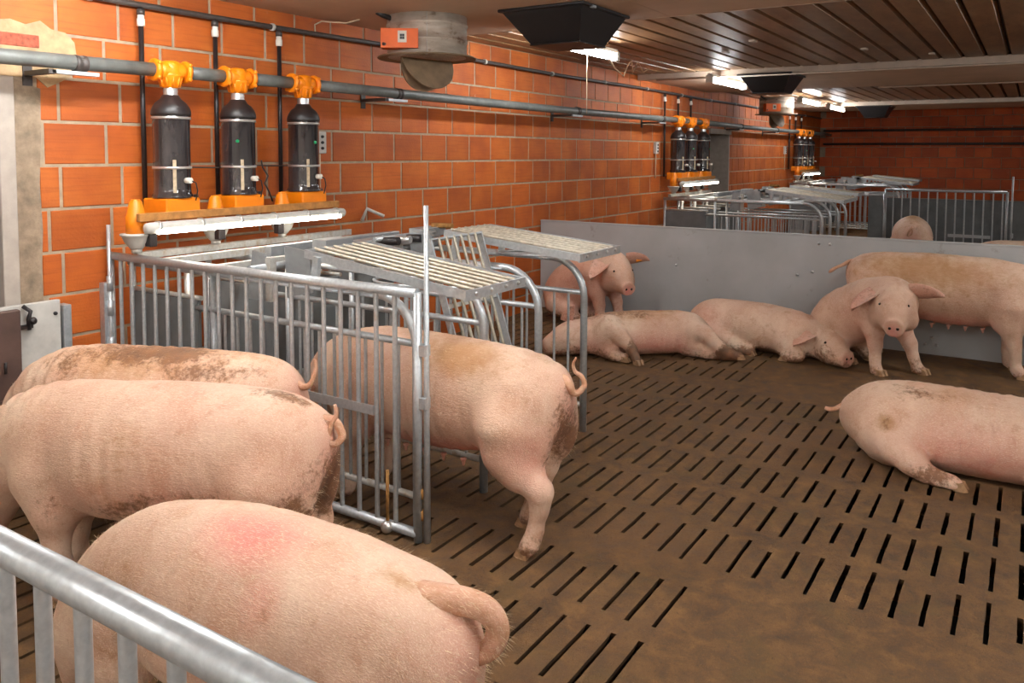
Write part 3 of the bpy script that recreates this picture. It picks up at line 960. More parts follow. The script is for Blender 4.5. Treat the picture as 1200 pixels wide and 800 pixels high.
# sow standing along the grey partition
sp = dict(spine=stand_spine('level', .86), blobs=HAMS, cuts=CUTS, legs=[hind(1), hind(-1), fore(1, dx=-.04), fore(-1, dx=.03)], ears=EARS_S,
          tail=[(.06, 0, .80, .028), (.0, -.01, .79, .02), (-.04, -.03, .765, .016), (-.09, -.05, .74, .013), (-.13, -.06, .71, .016), (-.15, -.06, .69, .008)],
          teats=[(x, s * .085, .35) for x in (.42, .54, .66, .78, .9, 1.02) for s in (1, -1)],
          eyes=[((1.64, .05, .66), (.2, 1, .15), .013), ((1.64, -.05, .66), (.2, -1, .15), .013)],
          marks=std_marks(.35, .45, .5) + [(2, (.6, -.15, .78), (.8, .25, .25), .6), (0, (.09, -.1, .74), (.05, .05, .04), .75), (0, (.0, 0, .72), (.06, .1, .12), .55), (1, (.7, -.1, .38), (.5, .2, .08), .7)])
make_pig('standing_sow', (7.65, -3.37, 0), 268.5, sp, 'large sow standing along the grey partition, udder showing beneath', .017, 1.03, 0, 21)

# sitting sows
def sit_spine(turn, drop=0.0, px=.64):
    body = [(0, 0, .15, .11, .12), (.06, 0, .21, .18, .18), (.18, 0, .31, .21, .225), (.34, 0, .41, .205, .23), (.5, 0, .49, .185, .215), (.6, 0, .54, .155, .185)]
    head = [(.69, 0, .575, .15, .165), (.77, 0, .575, .148, .155), (.85, 0, .535, .125, .132), (.92, 0, .485, .088, .092), (.98, 0, .462, .064, .062), (1.0, 0, .46, .062, .06)]
    out = list(body)
    c, s = math.cos(turn), math.sin(turn)
    for i, (x, y, z, a, b) in enumerate(head):
        f = min(1, (i + 1) / 2)
        cc, ss = math.cos(turn * f), math.sin(turn * f)
        dx = x - px
        out.append((px + dx * cc, dx * ss, z - drop * f, a, b))
    def H(x, y, z):
        dx = x - px
        return (px + dx * c - y * s, dx * s + y * c, z - drop)
    return out, H
def sit_spec(turn, drop=0., lf=.0, rf=.0, ear=(1, 1), seed=0):
    spn, H = sit_spine(turn, drop)
    def V3(d):
        c, s = math.cos(turn), math.sin(turn)
        return (d[0] * c - d[1] * s, d[0] * s + d[1] * c, d[2])
    fl = lambda s, f: [(.54, s * .10, .46, .115), (.58 + f * .3, s * .125, .34, .08), (.62 + f * .7, s * .135, .21, .05), (.63 + f * .9, s * .14, .12, .040), (.64 + f, s * .145, .07, .038), (.66 + f, s * .15, .022, .044), (.685 + f, s * .155, .02, .036)]
    hl = lambda s: [(.14, s * .13, .17, .125), (.27, s * .14, .12, .08), (.33, s * .12, .06, .045), (.36, s * .11, .045, .04)]
    ears = []
    for s, kind in ((1, ear[0]), (-1, ear[1])):
        if kind == 1: ears.append((H(.74, s * .11, .675), V3((.10, s * .95, .18)), V3((-.6, 0, .6)), .22, .17))
        else: ears.append((H(.74, s * .115, .665), V3((.35, s * .8, -.38)), V3((.3, s * .4, .8)), .22, .17))
    return dict(spine=spn, legs=[fl(1, lf), fl(-1, rf), hl(1), hl(-1)], ears=ears, k=.045,
                blobs=[(H(.79, .08, .50), (.09, .075, .085), .04), (H(.79, -.08, .50), (.09, .075, .085), .04), (H(1.0, 0, .465), (.07, .07, .066), .012)] , snout=(H(1.012, 0, .465), V3((1, 0, -.12))),
                eyes=[(H(.84, .072, .60), V3((1, .35, .25)), .0105), (H(.84, -.072, .60), V3((1, -.35, .25)), .0105)],
                nostrils=[(H(.97, .026, .468), V3((1, 0, -.1)), .013), (H(.97, -.026, .468), V3((1, 0, -.1)), .013)],
                marks=[(1, H(1.0, 0, .44), (.05, .08, .08), .9), (0, H(.72, -.2, .62), (.12, .12, .08), .4), (1, (.55, 0, .3), (.3, .3, .2), .4), (0, (.1, 0, .08), (.3, .3, .1), .3), (2, (.4, 0, .6), (.3, .3, .12), .2)])
o = make_pig('sitting_sow', (7.47, -3.20, 0), 241, sit_spec(-.92, .06, .10, -.03, (1, 0)), 'sow sitting up by the grey partition and looking at the camera', .0125, 1.08, 0, 31)
sp = sit_spec(-.50, .06, .02, .0, (1, 0))
sp['marks'].append((1, (.4, 0, .3), (.5, .4, .3), .45))
o = make_pig('sitting_sow', (7.56, -.42, 0), 262, sp, 'sow sitting behind the stalls with an orange ear tag', .0125, 1.1, 0, 33)
e = sp['ears'][0]
p = (Vector(e[0]) + Vector(e[1]).normalized() * .13 + Vector((0, 0, 0))) * 1.1
nrm = Vector(e[2]).normalized()
t = Vector(e[1]).normalized(); sd = t.cross(nrm)
MB().obox(p + Vector((.014, -.012, -.0)), t * .034, Vector((0, 0, 1)) * .026, Vector((.62, -.5, 0)).normalized() * .008).build('ear_tag', 'tag', o)

# lying sows
def lie_spine(yaw_head=0., hx=1.0):
    b = [(0, 0, .15, .09, .10), (.06, 0, .18, .16, .155), (.18, 0, .205, .225, .195), (.4, 0, .205, .25, .205), (.65, 0, .20, .255, .205), (.88, 0, .195, .235, .195), (1.02, 0, .18, .19, .175)]
    h = [(1.13, 0, .16, .145, .15), (1.21, 0, .145, .142, .142), (1.29, 0, .12, .122, .12), (1.365, 0, .098, .092, .09), (1.42, 0, .08, .07, .07), (1.44, 0, .078, .067, .066)]
    out = list(b)
    for i, (x, y, z, a, c) in enumerate(h):
        f = min(1, (i + 1) / 3); dx = x - 1.02
        out.append((1.02 + dx * math.cos(yaw_head * f), dx * math.sin(yaw_head * f), z, a, c))
    c, s = math.cos(yaw_head), math.sin(yaw_head)
    H = lambda x, y, z: (1.02 + (x - 1.02) * c - y * s, (x - 1.02) * s + y * c, z)
    return out, H
spn, H = lie_spine(-.42)
V3 = lambda x, y, z: (x * math.cos(-.42) - y * math.sin(-.42), x * math.sin(-.42) + y * math.cos(-.42), z)
sp = dict(spine=spn, k=.05, floorclip=True, blobs=[((.2, -.14, .16), (.19, .13, .17), .05), ((.93, -.14, .13), (.13, .11, .14), .05), (H(1.44, 0, .085), (.07, .072, .066), .012)], snout=(H(1.452, 0, .085), V3(1, 0, 0)),
          legs=[[(.25, -.22, .12, .11), (.42, -.25, .08, .07), (.52, -.25, .04, .045), (.62, -.25, .03, .04)], [(.92, -.18, .12, .09), (1.02, -.23, .06, .055), (.93, -.25, .035, .042)]],
          ears=[(H(1.19, .10, .235), V3(.1, .9, .15), V3(-.3, 0, .9), .16, .13), (H(1.17, -.105, .235), V3(-.25, -.8, -.25), V3(.2, -.3, .9), .18, .14)],
          eyes=[(H(1.28, -.06, .17), V3(.5, -.8, .6), .0105), (H(1.28, .06, .17), V3(.5, .8, .6), .0105)],
          nostrils=[(H(1.42, .024, .09), V3(1, 0, 0), .012), (H(1.42, -.024, .09), V3(1, 0, 0), .012)],
          marks=[(1, H(1.44, 0, .07), (.06, .08, .08), .7), (0, H(1.3, -.08, .14), (.1, .1, .1), .28), (1, (.2, -.2, .15), (.25, .2, .2), .35), (0, (.5, -.2, .02), (.6, .2, .06), .35), (2, (.9, 0, .38), (.4, .2, .1), .3)])
make_pig('lying_sow', (7.40, -2.08, 0), 262, sp, 'sow lying by the partition with its snout flat on the floor', .014, 1.03, 0, 41)
# sow stretched out at right
spn, H = lie_spine(0)
spn = [(x * 1.12, y, z * 1.12, a * 1.1, b_ * 1.12) for x, y, z, a, b_ in spn]
sp = dict(spine=spn, k=.04, blobs=[((.24, -.13, .2), (.22, .16, .2), .05), ((1.06, -.16, .15), (.16, .13, .16), .05)],
          legs=[[(.26, -.25, .15, .10), (.36, -.30, .10, .075), (.42, -.315, .06, .05), (.49, -.32, .042, .04), (.55, -.32, .03, .042), (.58, -.32, .024, .036)], [(1.02, -.2, .14, .1), (1.2, -.3, .07, .055), (1.1, -.33, .035, .042)]],
          cuts=[((.36, -.30, .28), (.50, -.34, .10), .006)],
          tail=[(.05, 0, .28, .026), (-.01, -.01, .28, .02), (-.05, -.03, .27, .016), (-.09, -.05, .245, .014), (-.12, -.06, .24, .014), (-.145, -.06, .245, .010)],
          ears=[(H(1.3, .11, .26), (.1, .9, -.2), (0, 0, 1), .18, .14), (H(1.3, -.11, .26), (.1, -.9, -.2), (0, 0, 1), .18, .14)],
          marks=[(2, (.22, -.27, .28), (.09, .09, .07), .6), (0, (.22, -.27, .28), (.07, .07, .06), .2), (2, (.5, -.05, .42), (.4, .2, .08), .45), (1, (.6, -.25, .15), (.5, .15, .2), .5), (0, (.45, -.33, .06), (.15, .1, .06), .35), (0, (.35, -.1, .43), (.2, .15, .06), .28)], legdirt=.15)
make_pig('lying_sow', (5.12, -3.86, 0), 270, sp, 'clean pink sow stretched out on the slats at the right edge', .0135, 1.0, 2500, 43)
# sow lying on its side behind the stalls, legs towards the camera
spn = [(0, 0, .17, .09, .10), (.06, 0, .18, .14, .16), (.18, 0, .185, .175, .225), (.38, 0, .185, .18, .255), (.6, 0, .185, .185, .265), (.82, 0, .18, .175, .25), (.98, 0, .165, .155, .21),
       (1.1, .01, .155, .15, .185), (1.19, .03, .15, .142, .165), (1.27, .055, .135, .122, .14), (1.345, .08, .115, .095, .105), (1.40, .10, .10, .074, .076), (1.415, .103, .098, .07, .072)]
sp = dict(spine=spn, up=(0, -1, .12), k=.045,
          blobs=[((.16, .1, .2), (.19, .16, .16), .05), ((.9, .1, .2), (.14, .14, .15), .05)],
          legs=[[(.16, .15, .25, .12), (.06, .28, .22, .07), (-.03, .34, .13, .05), (-.12, .37, .07, .04), (-.2, .38, .05, .038)], [(.15, .15, .1, .11), (.04, .27, .06, .055), (-.08, .33, .045, .04), (-.15, .34, .04, .036)],
                [(.88, .14, .26, .11), (.80, .27, .21, .068), (.72, .36, .12, .045), (.70, .41, .06, .038), (.69, .43, .035, .038)], [(.9, .14, .09, .10), (.86, .28, .055, .05), (.78, .34, .04, .038)]],
          ears=[((1.2, -.06, .27), (-.1, .3, .8), (.6, .6, .2), .16, .13)],
          marks=[(0, (-.12, .36, .08), (.12, .12, .1), .8), (0, (.7, .38, .1), (.08, .12, .14), .6), (2, (.5, -.1, .35), (.7, .35, .12), .6), (0, (.6, 0, .36), (.6, .3, .08), .3), (1, (.5, .2, .12), (.4, .15, .12), .6), (1, (1.0, .1, .1), (.2, .2, .12), .5)])
make_pig('lying_sow', (6.96, -2.27, 0), 128, sp, 'sow lying on its side with its legs out, behind the last stall', .014, 1.0, 0, 47)

# two sows beyond the partition
sp = dict(spine=stand_spine('down', 1.05), blobs=HAMS, cuts=CUTS, legs=[hind(1), hind(-1), fore(1), fore(-1)], tail=CURL, marks=std_marks(.3, .5, .2) + [(0, (.05, 0, .8), (.1, .15, .1), .2)])
make_pig('standing_sow', (11.75, -3.40, 0), 6, sp, 'sow seen from behind beyond the partition, in front of the far gate', .024, 1.0, 0, 51)
sp = dict(spine=stand_spine('level', 1.0), blobs=HAMS, cuts=CUTS, legs=[hind(1), hind(-1), fore(1), fore(-1)], tail=CURL, marks=std_marks(.3, .4, .2))
make_pig('standing_sow', (9.9, -4.2, 0), 275, sp, 'sow whose back just shows above the partition at the right edge', .024, .97, 0, 53)

# ================================================================== PARTITIONS AND GATES
def partition(x, y0, y1, h, label, bolts, mat='panel'):
    t = thing('pen_partition', (x, (y0 + y1) / 2, 0), label, 'partition', 'grey pen partitions')
    oy = -(y0 + y1) / 2
    MB().bbox(-.02, .02, y1 + oy, y0 + oy, .012, h, .004).build('board', mat, t)
    MB().bbox(-.024, .024, y1 + oy, y0 + oy, h - .004, h + .012, .003).build('top_strip', mat, t)
    for by, bz in bolts:
        MB().lathe([(.0001, -.034), (.012, -.030), (.014, -.020)], (0, by + oy, bz), 10, 'x').build('bolt', 'chrome', t)
    return t
partition(7.94, -.02, -9.45, 1.0, 'long grey board partition behind the lying and sitting sows', [(-3.05, .93), (-3.15, .93), (-2.86, .62), (-3.0, .66), (-4.02, .16), (-3.97, .10), (-4.06, .10), (-1.65, .62)])
partition(15.4, -2.45, -9.45, 1.0, 'grey board partition behind the far barred gate', [], 'stallpanel')  # darker board colour stands in for the dimmer light this far back

def gate(loc, L, h, pitch, first, label, rail=.024, bar=.0115, low=.035, extra=True, group='barred pen gates'):
    """gate running along -Y from loc"""
    t = thing('pen_gate', loc, label, 'gate', group)
    MB().tube([(0, 0, h), (0, -L, h)], rail, 14).build('top_rail', 'galv', t)
    MB().tube([(0, 0, low), (0, -L, low)], rail * .92, 12).build('bottom_rail', 'galv', t)
    for y in (0, -L):
        MB().tube([(0, y, .0), (0, y, h + .005)], rail * .85, 12).build('end_post', 'galv', t)
    me = MB().tube([(0, 0, low), (0, 0, h)], bar, 10, False).mesh('bar', 'galv')
    y = first
    while y > -L + .04:
        link('bar', me, t, (0, y, 0))
        y -= pitch
    return t
# gate beside the nearest stall
g = gate((2.80, -.03, 0), 2.39, 1.14, .1135, -.10, 'long barred gate standing beside the nearest stall')
MB().box(-.020, -.014, -2.14, -1.69, .545, .59).build('flat_bar', 'galv', g)
MB().tube([(.015, -2.43, .0), (.015, -2.43, .60), (.015, -2.43, 1.535)], [.017, .0135, .0105], 10).build('latch_rod', 'galv', g)
for z in (.62, .86):
    MB().box(-.012, .03, -2.44, -2.385, z, z + .05).build('latch_plate', 'galv', g)
for z in (.10, .20):
    MB().tube([(.01, -2.405, z), (.01, -2.405, z + .045)], .014, 10).build('hinge_knuckle', 'rust', g)
MB().sphere((-.02, -2.22, .032), .03, 14, 10).build('ball_foot', 'chrome', g)
MB().tube([(-.015, -2.22, .04), (-.015, -2.22, .3)], .008, 8).build('drop_bolt', 'rust', g)
# its wall post
t = thing('gate_post', (2.79, -.02, 0), 'steel hinge post on the brick wall at the end of the long gate', 'post')
MB().box(-.05, -.01, -.03, .018, 0, .98).build('hinge_plate', 'galv', t)
MB().tube([(-.015, -.035, .0), (-.015, -.035, 1.33)], .012, 10).build('hinge_pin', 'galv', t)
for z in (.56, .78, .93):
    MB().tube([(-.015, -.035, z), (-.015, -.035, z + .09)], .019, 10).build('hinge_sleeve', 'galv', t)
# gate right in front of the camera
gate((.62, -2.05, 0), 2.2, 1.14, .1097, -.112, 'barred gate with a thick top rail in the near corner', .0255, .0125)
# gate across the far pen
g = gate((15.0, -2.62, 0), 1.76, 1.17, .132, -.12, 'barred gate in the far pen behind the partition', .022, .0115)
MB().box(-.02, -.012, -1.55, -.95, .42, .47).build('flat_bar', 'galv', g)
t = thing('gate_post', (14.95, -2.5, 0), 'grey board post at the left end of the far gate', 'post')
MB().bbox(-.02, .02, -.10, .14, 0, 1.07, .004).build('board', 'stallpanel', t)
MB().tube([(-.03, -.11, 0), (-.03, -.11, 1.1)], .015, 8).build('pin', 'galv', t)
t = thing('gate_post', (15.0, -4.45, 0), 'thin steel post at the right end of the far gate', 'post')
MB().tube([(0, 0, 0), (0, 0, 1.42)], .014, 8).build('pole', 'galv', t)
MB().box(-.03, .03, -.03, .0, .45, .52).build('latch_plate', 'galv', t)

# boards closing the doorway at the left edge
t = thing('pen_board', (2.2, -.10, 0), 'worn pale board across the doorway at the left edge', 'board')
MB().bbox(-1.0, .245, -.015, .015, .06, .935, .004).build('board', 'paleboard', t)
MB().bbox(.255, .30, -.03, .05, .3, .90, .004).build('side_channel', 'galv', t)
for z in (.62, .86):
    MB().lathe([(.001, -.028), (.010, -.024), (.012, -.014)], (.215, 0, z), 10, 'y').build('bolt', 'blackpipe', t)
lt = MB().tube([(.035, -.03, .93), (.06, -.06, .90), (.05, -.055, .86), (.06, -.04, .80)], .012, 8)
lt.box(.0, .08, -.045, -.015, .805, .825).build('latch', 'blackpipe', t)
MB().sphere((.075, -.05, .845), .022, 10, 8).build('latch_knob', 'blackpipe', t)
t = thing('pen_board', (1.9, -.17, 0), 'dark brown board in front of the pale one at the left edge', 'board')
MB().bbox(-.7, .295, -.02, .02, .02, .925, .006).build('board', 'brownboard', t)
MB().tube([(.20, -.04, .60), (.20, -.04, .66)], .008, 8).build('peg', 'blackpipe', t)

# ================================================================== STALLS (three per bank, banks repeat along the wall)
BANK = [0.0, 8.45, 15.8]
WHICH = ['in the nearest bank', 'in the middle bank', 'in the farthest bank']
ORD4 = ['first', 'second', 'third', 'fourth']
DIVX = [2.87, 3.41, 3.96, 4.52]
def divider(x):
    t = thing('stall_divider', (x, -1.2, 0), '', 'stall divider', 'steel stall dividers')
    oy = 1.2
    P = [(0, -.12 + oy, 1.1), (0, -2.12 + oy, 1.1)] + arc((-2.12 + oy, .86), .24, PI / 2, PI, 8) + [(0, -2.36 + oy, 0)]
    MB().tube(P, .0225, 12).build('hoop_pipe', 'galv', t)
    MB().tube([(0, -.14 + oy, 0), (0, -.14 + oy, 1.1)], .02, 10).build('front_post', 'galv', t)
    MB().tube([(0, -.9 + oy, 0), (0, -.9 + oy, 1.1)], .018, 10).build('middle_post', 'galv', t)
    MB().tube([(0, -.76 + oy, .89), (0, -2.35 + oy, .89)], .0165, 10).build('upper_rail', 'galv', t)
    MB().tube([(0, -.76 + oy, .17), (0, -2.35 + oy, .17)], .0165, 10).build('lower_rail', 'galvd', t)
    me = MB().tube([(0, 0, .17), (0, 0, .89)], .0085, 8, False).mesh('bar', 'galv')
    for k in range(13):
        link('bar', me, t, (0, -1.0 - .104 * k + oy, 0))
    MB().bbox(-.012, .012, -.78 + oy, -.13 + oy, .08, .93, .003).build('side_panel', 'stallpanel', t)
    MB().tube([(0, -.13 + oy, .945), (0, -.80 + oy, .945)], .014, 8).build('panel_rail', 'galvd', t)
    return t
def lid(x0, x1, y, z, L, ang, raised=True):
    t = thing('rear_gate', ((x0 + x1) / 2, y, z), '', 'stall gate', 'lifting rear gates of the stalls')
    W = (x1 - x0) / 2
    for s in (-1, 1):
        MB().box(s * W - .005, s * W + .005, -L, 0, -.024, .018).build('side_rail', 'galv', t)
    MB().box(-W, W, -.01, .0, -.024, .018).build('end_rail', 'galv', t)
    MB().box(-W - .012, W + .012, -L - .01, -L, -.028, .02).build('end_rail', 'galv', t)
    n = 6
    me = MB().tube([(0, -L, .014), (0, 0, .014)], .0095, 8, False).mesh('slat', 'slat')
    for k in range(n):
        link('slat', me, t, (-W + 2 * W * (k + 1) / (n + 1), 0, 0))
    MB().box(-W, W, -L * .48, -L * .45, -.012, .006).build('cross_bar', 'galvd', t)
    for s in (-.72, -.2, .3, .76):
        MB().lathe([(.001, -.008), (.009, -.006), (.011, 0)], (W * s, -L - .01, 0), 8, 'y').build('bolt', 'chrome', t)
    t.rotation_euler.x = ang
    if raised:
        for sg in (-1, 1):
            MB().box(sg * (W + .012) - .012, sg * (W + .012) + .012, -.12, -.08, -.165, .0).build('support_arm', 'galv', t)
        ring = [(0 + W * .55 * math.cos(a), -L * .55 + .16 * math.sin(a) * 1.7, -.07 - .035 * math.sin(a)) for a in [2 * PI * k / 20 for k in range(21)]]
        MB().tube(ring, .009, 8, False).build('release_hoop', 'galv', t)
    return t
def lever_plates(x, y):
    t = thing('hinge_bracket', (x, y, 1.10), '', 'bracket', 'lever brackets above the stalls')
    MB().prism([(.10, -.14), (-.07, -.14), (-.045, .12), (.055, .13)], 'x', -.012, 0).build('plate', 'steelplate', t)
    MB().prism([(-.14, -.12), (-.33, -.08), (-.31, .14), (-.12, .16)], 'x', .06, .072).build('plate', 'steelplate', t)
    MB().tube([(-.12, -.05, .044), (.46, -.05, .044)], .022, 10).build('axle', 'steelplate', t)
    MB().box(-.02, .02, -.10, -.06, -.14, .10).build('strut', 'galvd', t)
    return t
def top_frame():
    t = thing('overhead_rack', (3.7, -.5, 1.1), '', 'rack', 'racks over the stalls')
    for y, z, a, b_ in ((.28, .045, -.86, .95), (-.03, .035, -.90, .95), (-.42, .02, -.86, .10)):
        MB().bbox(a, b_, y - .022, y + .022, z - .02, z + .024, .003).build('cross_rail', 'galvd', t)
    MB().bbox(-.30, .92, -.26, -.20, .02, .085, .004).build('cover_strip', 'steelplate', t)
    MB().bbox(.0, .95, -.62, -.50, .06, .10, .004).build('cover_strip', 'steelplate', t)
    MB().bbox(-.28, -.05, -.72, -.60, .08, .15, .004).build('bridge', 'steelplate', t)
    MB().bbox(.52, .78, -.80, -.68, .10, .16, .004).build('bridge', 'steelplate', t)
    for k in range(4):
        x = .12 + k * .11
        MB().tube([(x, -.74, .11), (x + .02, -.92, .12)], .026, 10).build('spring_cylinder', 'chrome' if k % 2 else 'blackpipe', t)
    MB().tube([(.05, -.80, .13), (.65, -.80, .13)], .016, 8).build('lever_shaft', 'galv', t)
    MB().tube([(.70, -.74, .17), (.72, -.90, .17)], .018, 8).build('spring', 'rust', t)
    return t
def trough():
    t = thing('feed_trough', (3.7, -.32, 0), '', 'trough', 'feeding troughs along the wall')
    for bx in (-.56, -.015, .54):
        MB().prism([(-.16, 0), (.16, 0), (.2, .34), (.16, .34), (.10, .12), (-.10, .12), (-.20, .28), (-.24, .28)], 'x', bx - .245, bx + .245).build('basin', 'galvd', t)
    for x in (-.56, -.015, .54):
        MB().tube([(x, .02, 1.06), (x, .02, .3)], .025, 10).build('down_pipe', 'galvd', t)
    return t

base = dict()
base['div'] = [divider(x) for x in DIVX]
base['lid'] = [lid(2.90, 3.38, -1.60, 1.255, 1.02, math.radians(6.6)), lid(3.445, 3.925, -1.97, 1.30, .82, math.radians(72), False), lid(3.99, 4.49, -1.66, 1.275, .95, math.radians(5.2))]
base['lev'] = [lever_plates(2.97, -1.18), lever_plates(4.0, -1.20)]
base['fr'] = [top_frame()]
base['tr'] = [trough()]
for i, d in enumerate(base['div']):
    d['label'] = '%s steel hoop divider from the left %s of stalls' % (ORD4[i], WHICH[0])
for i, d in enumerate(base['lid']):
    d['label'] = ['slatted rear gate lifted flat above the standing sow', 'rear gate hanging steeply between the two lifted ones', 'slatted rear gate lifted flat above the last stall of the nearest bank'][i]
base['lev'][0]['label'] = 'trapezoid lever plates above the nearest stall'
base['lev'][1]['label'] = 'lever plates above the last stall of the nearest bank'
base['fr'][0]['label'] = 'pale cross rails and springs on top of the nearest bank of stalls'
base['tr'][0]['label'] = 'steel feed trough along the wall in the nearest bank of stalls'
for b_ in (1, 2):
    off = (BANK[b_], 0, 0)
    for i, d in enumerate(base['div']): dup(d, off, '%s steel hoop divider from the left %s of stalls' % (ORD4[i], WHICH[b_]))
    for i in (0, 2):
        c = dup(base['lid'][i], off, '%s lifted rear gate %s of stalls' % ('left' if i == 0 else 'right', WHICH[b_]))
    c = dup(base['lid'][0], (BANK[b_] + .545, 0, .0), 'middle lifted rear gate %s of stalls' % WHICH[b_])
    dup(base['lev'][0], off, 'left lever plates %s of stalls' % WHICH[b_])
    dup(base['lev'][1], off, 'right lever plates %s of stalls' % WHICH[b_])
    dup(base['fr'][0], off, 'cross rails and springs on top %s of stalls' % WHICH[b_])
    dup(base['tr'][0], off, 'steel feed trough along the wall %s of stalls' % WHICH[b_])

# ================================================================== FEED LINE
DX = [3.08, 3.58, 4.155]
PY, PZ = -.25, 2.262
def dispenser(x, cap):
    t = thing('feed_dispenser', (x, PY, 1.38), '', 'feed dispenser', 'black feed dispensers on the wall')
    q = 1.38
    b = MB().bbox(-.118, .118, -.11, .13, -.0, .105, .008)
    b.build('base', 'orange', t)
    MB().lathe([(.110, .105), (.121, .108), (.121, .118), (.112, .135), (.109, .16), (.109, .60), (.112, .61)], (0, 0, 0), 32).build('cylinder', 'smoked', t)
    MB().lathe([(.115, .612), (.117, .62), (.115, .64), (.105, .665), (.088, .69), (.062, .71), (.048, .735)], (0, 0, 0), 32).build('shoulder', 'blackpipe', t)
    MB().lathe([(.042, .72), (.043, .74), (.041, .745), (.043, .76), (.041, .77), (.042, .80)], (0, 0, 0), 20).build('neck', 'chrome', t)
    for z in (.595, .292):
        MB().lathe([(.108, z - .008), (.1145, z - .008), (.1145, z + .008), (.108, z + .008)], (0, 0, 0), 32).build('band', 'chrome', t)
    a = math.atan2(-4.47, -3.08) + .12
    ca, sa = math.cos(a), math.sin(a)
    MB().obox((.110 * ca, .110 * sa, .24), (ca * .003, sa * .003, 0), (-sa * .010, ca * .010, 0), (0, 0, .10)).build('sight_glass', 'feed', t)
    a2 = a + .62
    MB().tube([(.115 * math.cos(a2), .115 * math.sin(a2), .215), (.155 * math.cos(a2), .155 * math.sin(a2), .215)], .018, 10).build('sensor_plug', 'white', t)
    c2 = (.15 * math.cos(a2), .15 * math.sin(a2))
    MB().tube([(c2[0], c2[1], .215), (c2[0] + .035, c2[1] - .005, .2), (c2[0] + .05, c2[1], .15), (c2[0] + .05, c2[1] + .02, .09)], .004, 6).build('cord', 'blackpipe', t)
    if cap is not None:
        a3 = a + cap
        MB().sphere((.109 * math.cos(a3), .109 * math.sin(a3), .46), .012, 8, 6).build('cap', 'green', t)
    zc = PZ - q
    prof = [(.040, zc - .105), (.050, zc - .10), (.064, zc - .04), (.070, zc - .03), (.070, zc - .02), (.062, zc - .015), (.060, zc + .03), (.052, zc + .055), (.03, zc + .062)]
    tee = MB().lathe(prof, (0, 0, 0), 20)
    tee.lathe([(.052, -.085), (.056, -.06), (.056, .06), (.052, .085)], (0, 0, zc), 18, 'x')
    for k in range(10):
        an = 2 * PI * k / 10
        tee.tube([(.052 * math.cos(an), .052 * math.sin(an), zc - .098), (.066 * math.cos(an), .066 * math.sin(an), zc - .04)], .007, 6)
    tee.build('outlet_tee', 'orange', t)
    for s in (-1, 1):
        f = MB().lathe([(.045, -.013), (.066, -.012), (.070, 0), (.066, .012), (.045, .013)], (s * .105, 0, zc), 18, 'x')
        for an in (.6, 2.5, 3.9, 5.6):
            f.sphere((s * .105, .068 * math.cos(an), zc + .068 * math.sin(an)), .014, 8, 6)
        f.build('clamp', 'orange', t)
    MB().tube([(.155, .02, .03), (.155, .02, .12)], .035, 14).build('motor', 'blackpipe', t)
    return t
disp = [dispenser(DX[0], None), dispenser(DX[1], -.25), dispenser(DX[2], .55)]
def drop_pipe(x):
    t = thing('drop_pipe', (x, -.055, 1.42), '', 'pipe', 'black drop pipes on the wall')
    MB().tube([(0, 0, 0), (.0, 0, 1.235)], .0155, 10).build('pipe', 'blackpipe', t)
    MB().lathe([(.018, 1.12), (.024, 1.125), (.024, 1.165), (.020, 1.17), (.020, 1.185), (.018, 1.19)], (0, 0, 0), 14).build('fitting', 'white', t)
    MB().lathe([(.024, 1.19), (.024, 1.225)], (0, 0, 0), 12).build('tee', 'darkpipe', t)
    return t
drops = [drop_pipe(x) for x in (3.02, 3.56, 4.11)]
def spout(x):
    t = thing('feed_spout', (x, -.30, 1.2), '', 'feed spout', 'orange feed spouts')
    MB().lathe([(.058, .085), (.058, .19), (.052, .20), (.036, .275), (.027, .285), (.027, .29)], (0, 0, 0), 18).build('bottle', 'orange', t)
    MB().lathe([(.034, .0), (.042, .008), (.066, .04), (.082, .075), (.09, .08), (.09, .09), (.055, .092)], (0, 0, 0), 20).build('funnel', 'paleboard', t)
    MB().tube([(0, 0, .005), (0, 0, -.025)], .03, 12).build('outlet', 'galvd', t)
    return t
sps = [spout(x) for x in (2.80, 3.35, 3.90)]
def batten():
    t = tag(MB().bbox(-.80, .80, -.018, .018, -.022, .026, .003).build('wooden_batten', 'wood'), '', 'batten', 'wooden lamp battens')
    t.location = (3.565, -.375, 1.385)
    return t
bat = batten()
def wall_lamp():
    t = thing('stall_lamp', (3.58, -.40, 1.343), '', 'lamp', 'fluorescent lamps over the stalls')
    MB().lathe([(.012, -.80), (.030, -.795), (.034, -.77), (.034, .77), (.030, .795), (.012, .80)], (0, -.02, -.018), 18, 'x').build('housing', 'paleboard', t)
    MB().tube([(-.735, -.045, -.038), (.735, -.045, -.038)], .017, 12).build('tube', 'tube_w', t)
    for k in range(6):
        MB().lathe([(.036, -.008), (.041, -.008), (.041, .008), (.036, .008)], (-.72 + k * .288, -.02, -.018), 14, 'x').build('clip', 'chrome', t)
    for k in range(3):
        MB().bbox(-.76 + k * .48, -.71 + k * .48, .0, .05, -.13, -.05, .004).build('junction_box', 'blackpipe', t)
    return t
wlamp = wall_lamp()
def switchbox(x):
    t = thing('switch_box', (x, -.001, 1.76), '', 'switch box', 'switch boxes on the wall')
    MB().bbox(-.05, .05, -.05, 0, 0, .17, .006).build('case', 'paleboard', t)
    for k in range(3):
        MB().lathe([(.011, -.062), (.012, -.05)], (.0, 0, .04 + k * .045), 10, 'y').build('button', 'blackpipe', t)
    MB().tube([(0, -.02, 0), (0, -.02, -.36)], .008, 8).build('conduit', 'cable', t)
    return t
swb = switchbox(4.53)
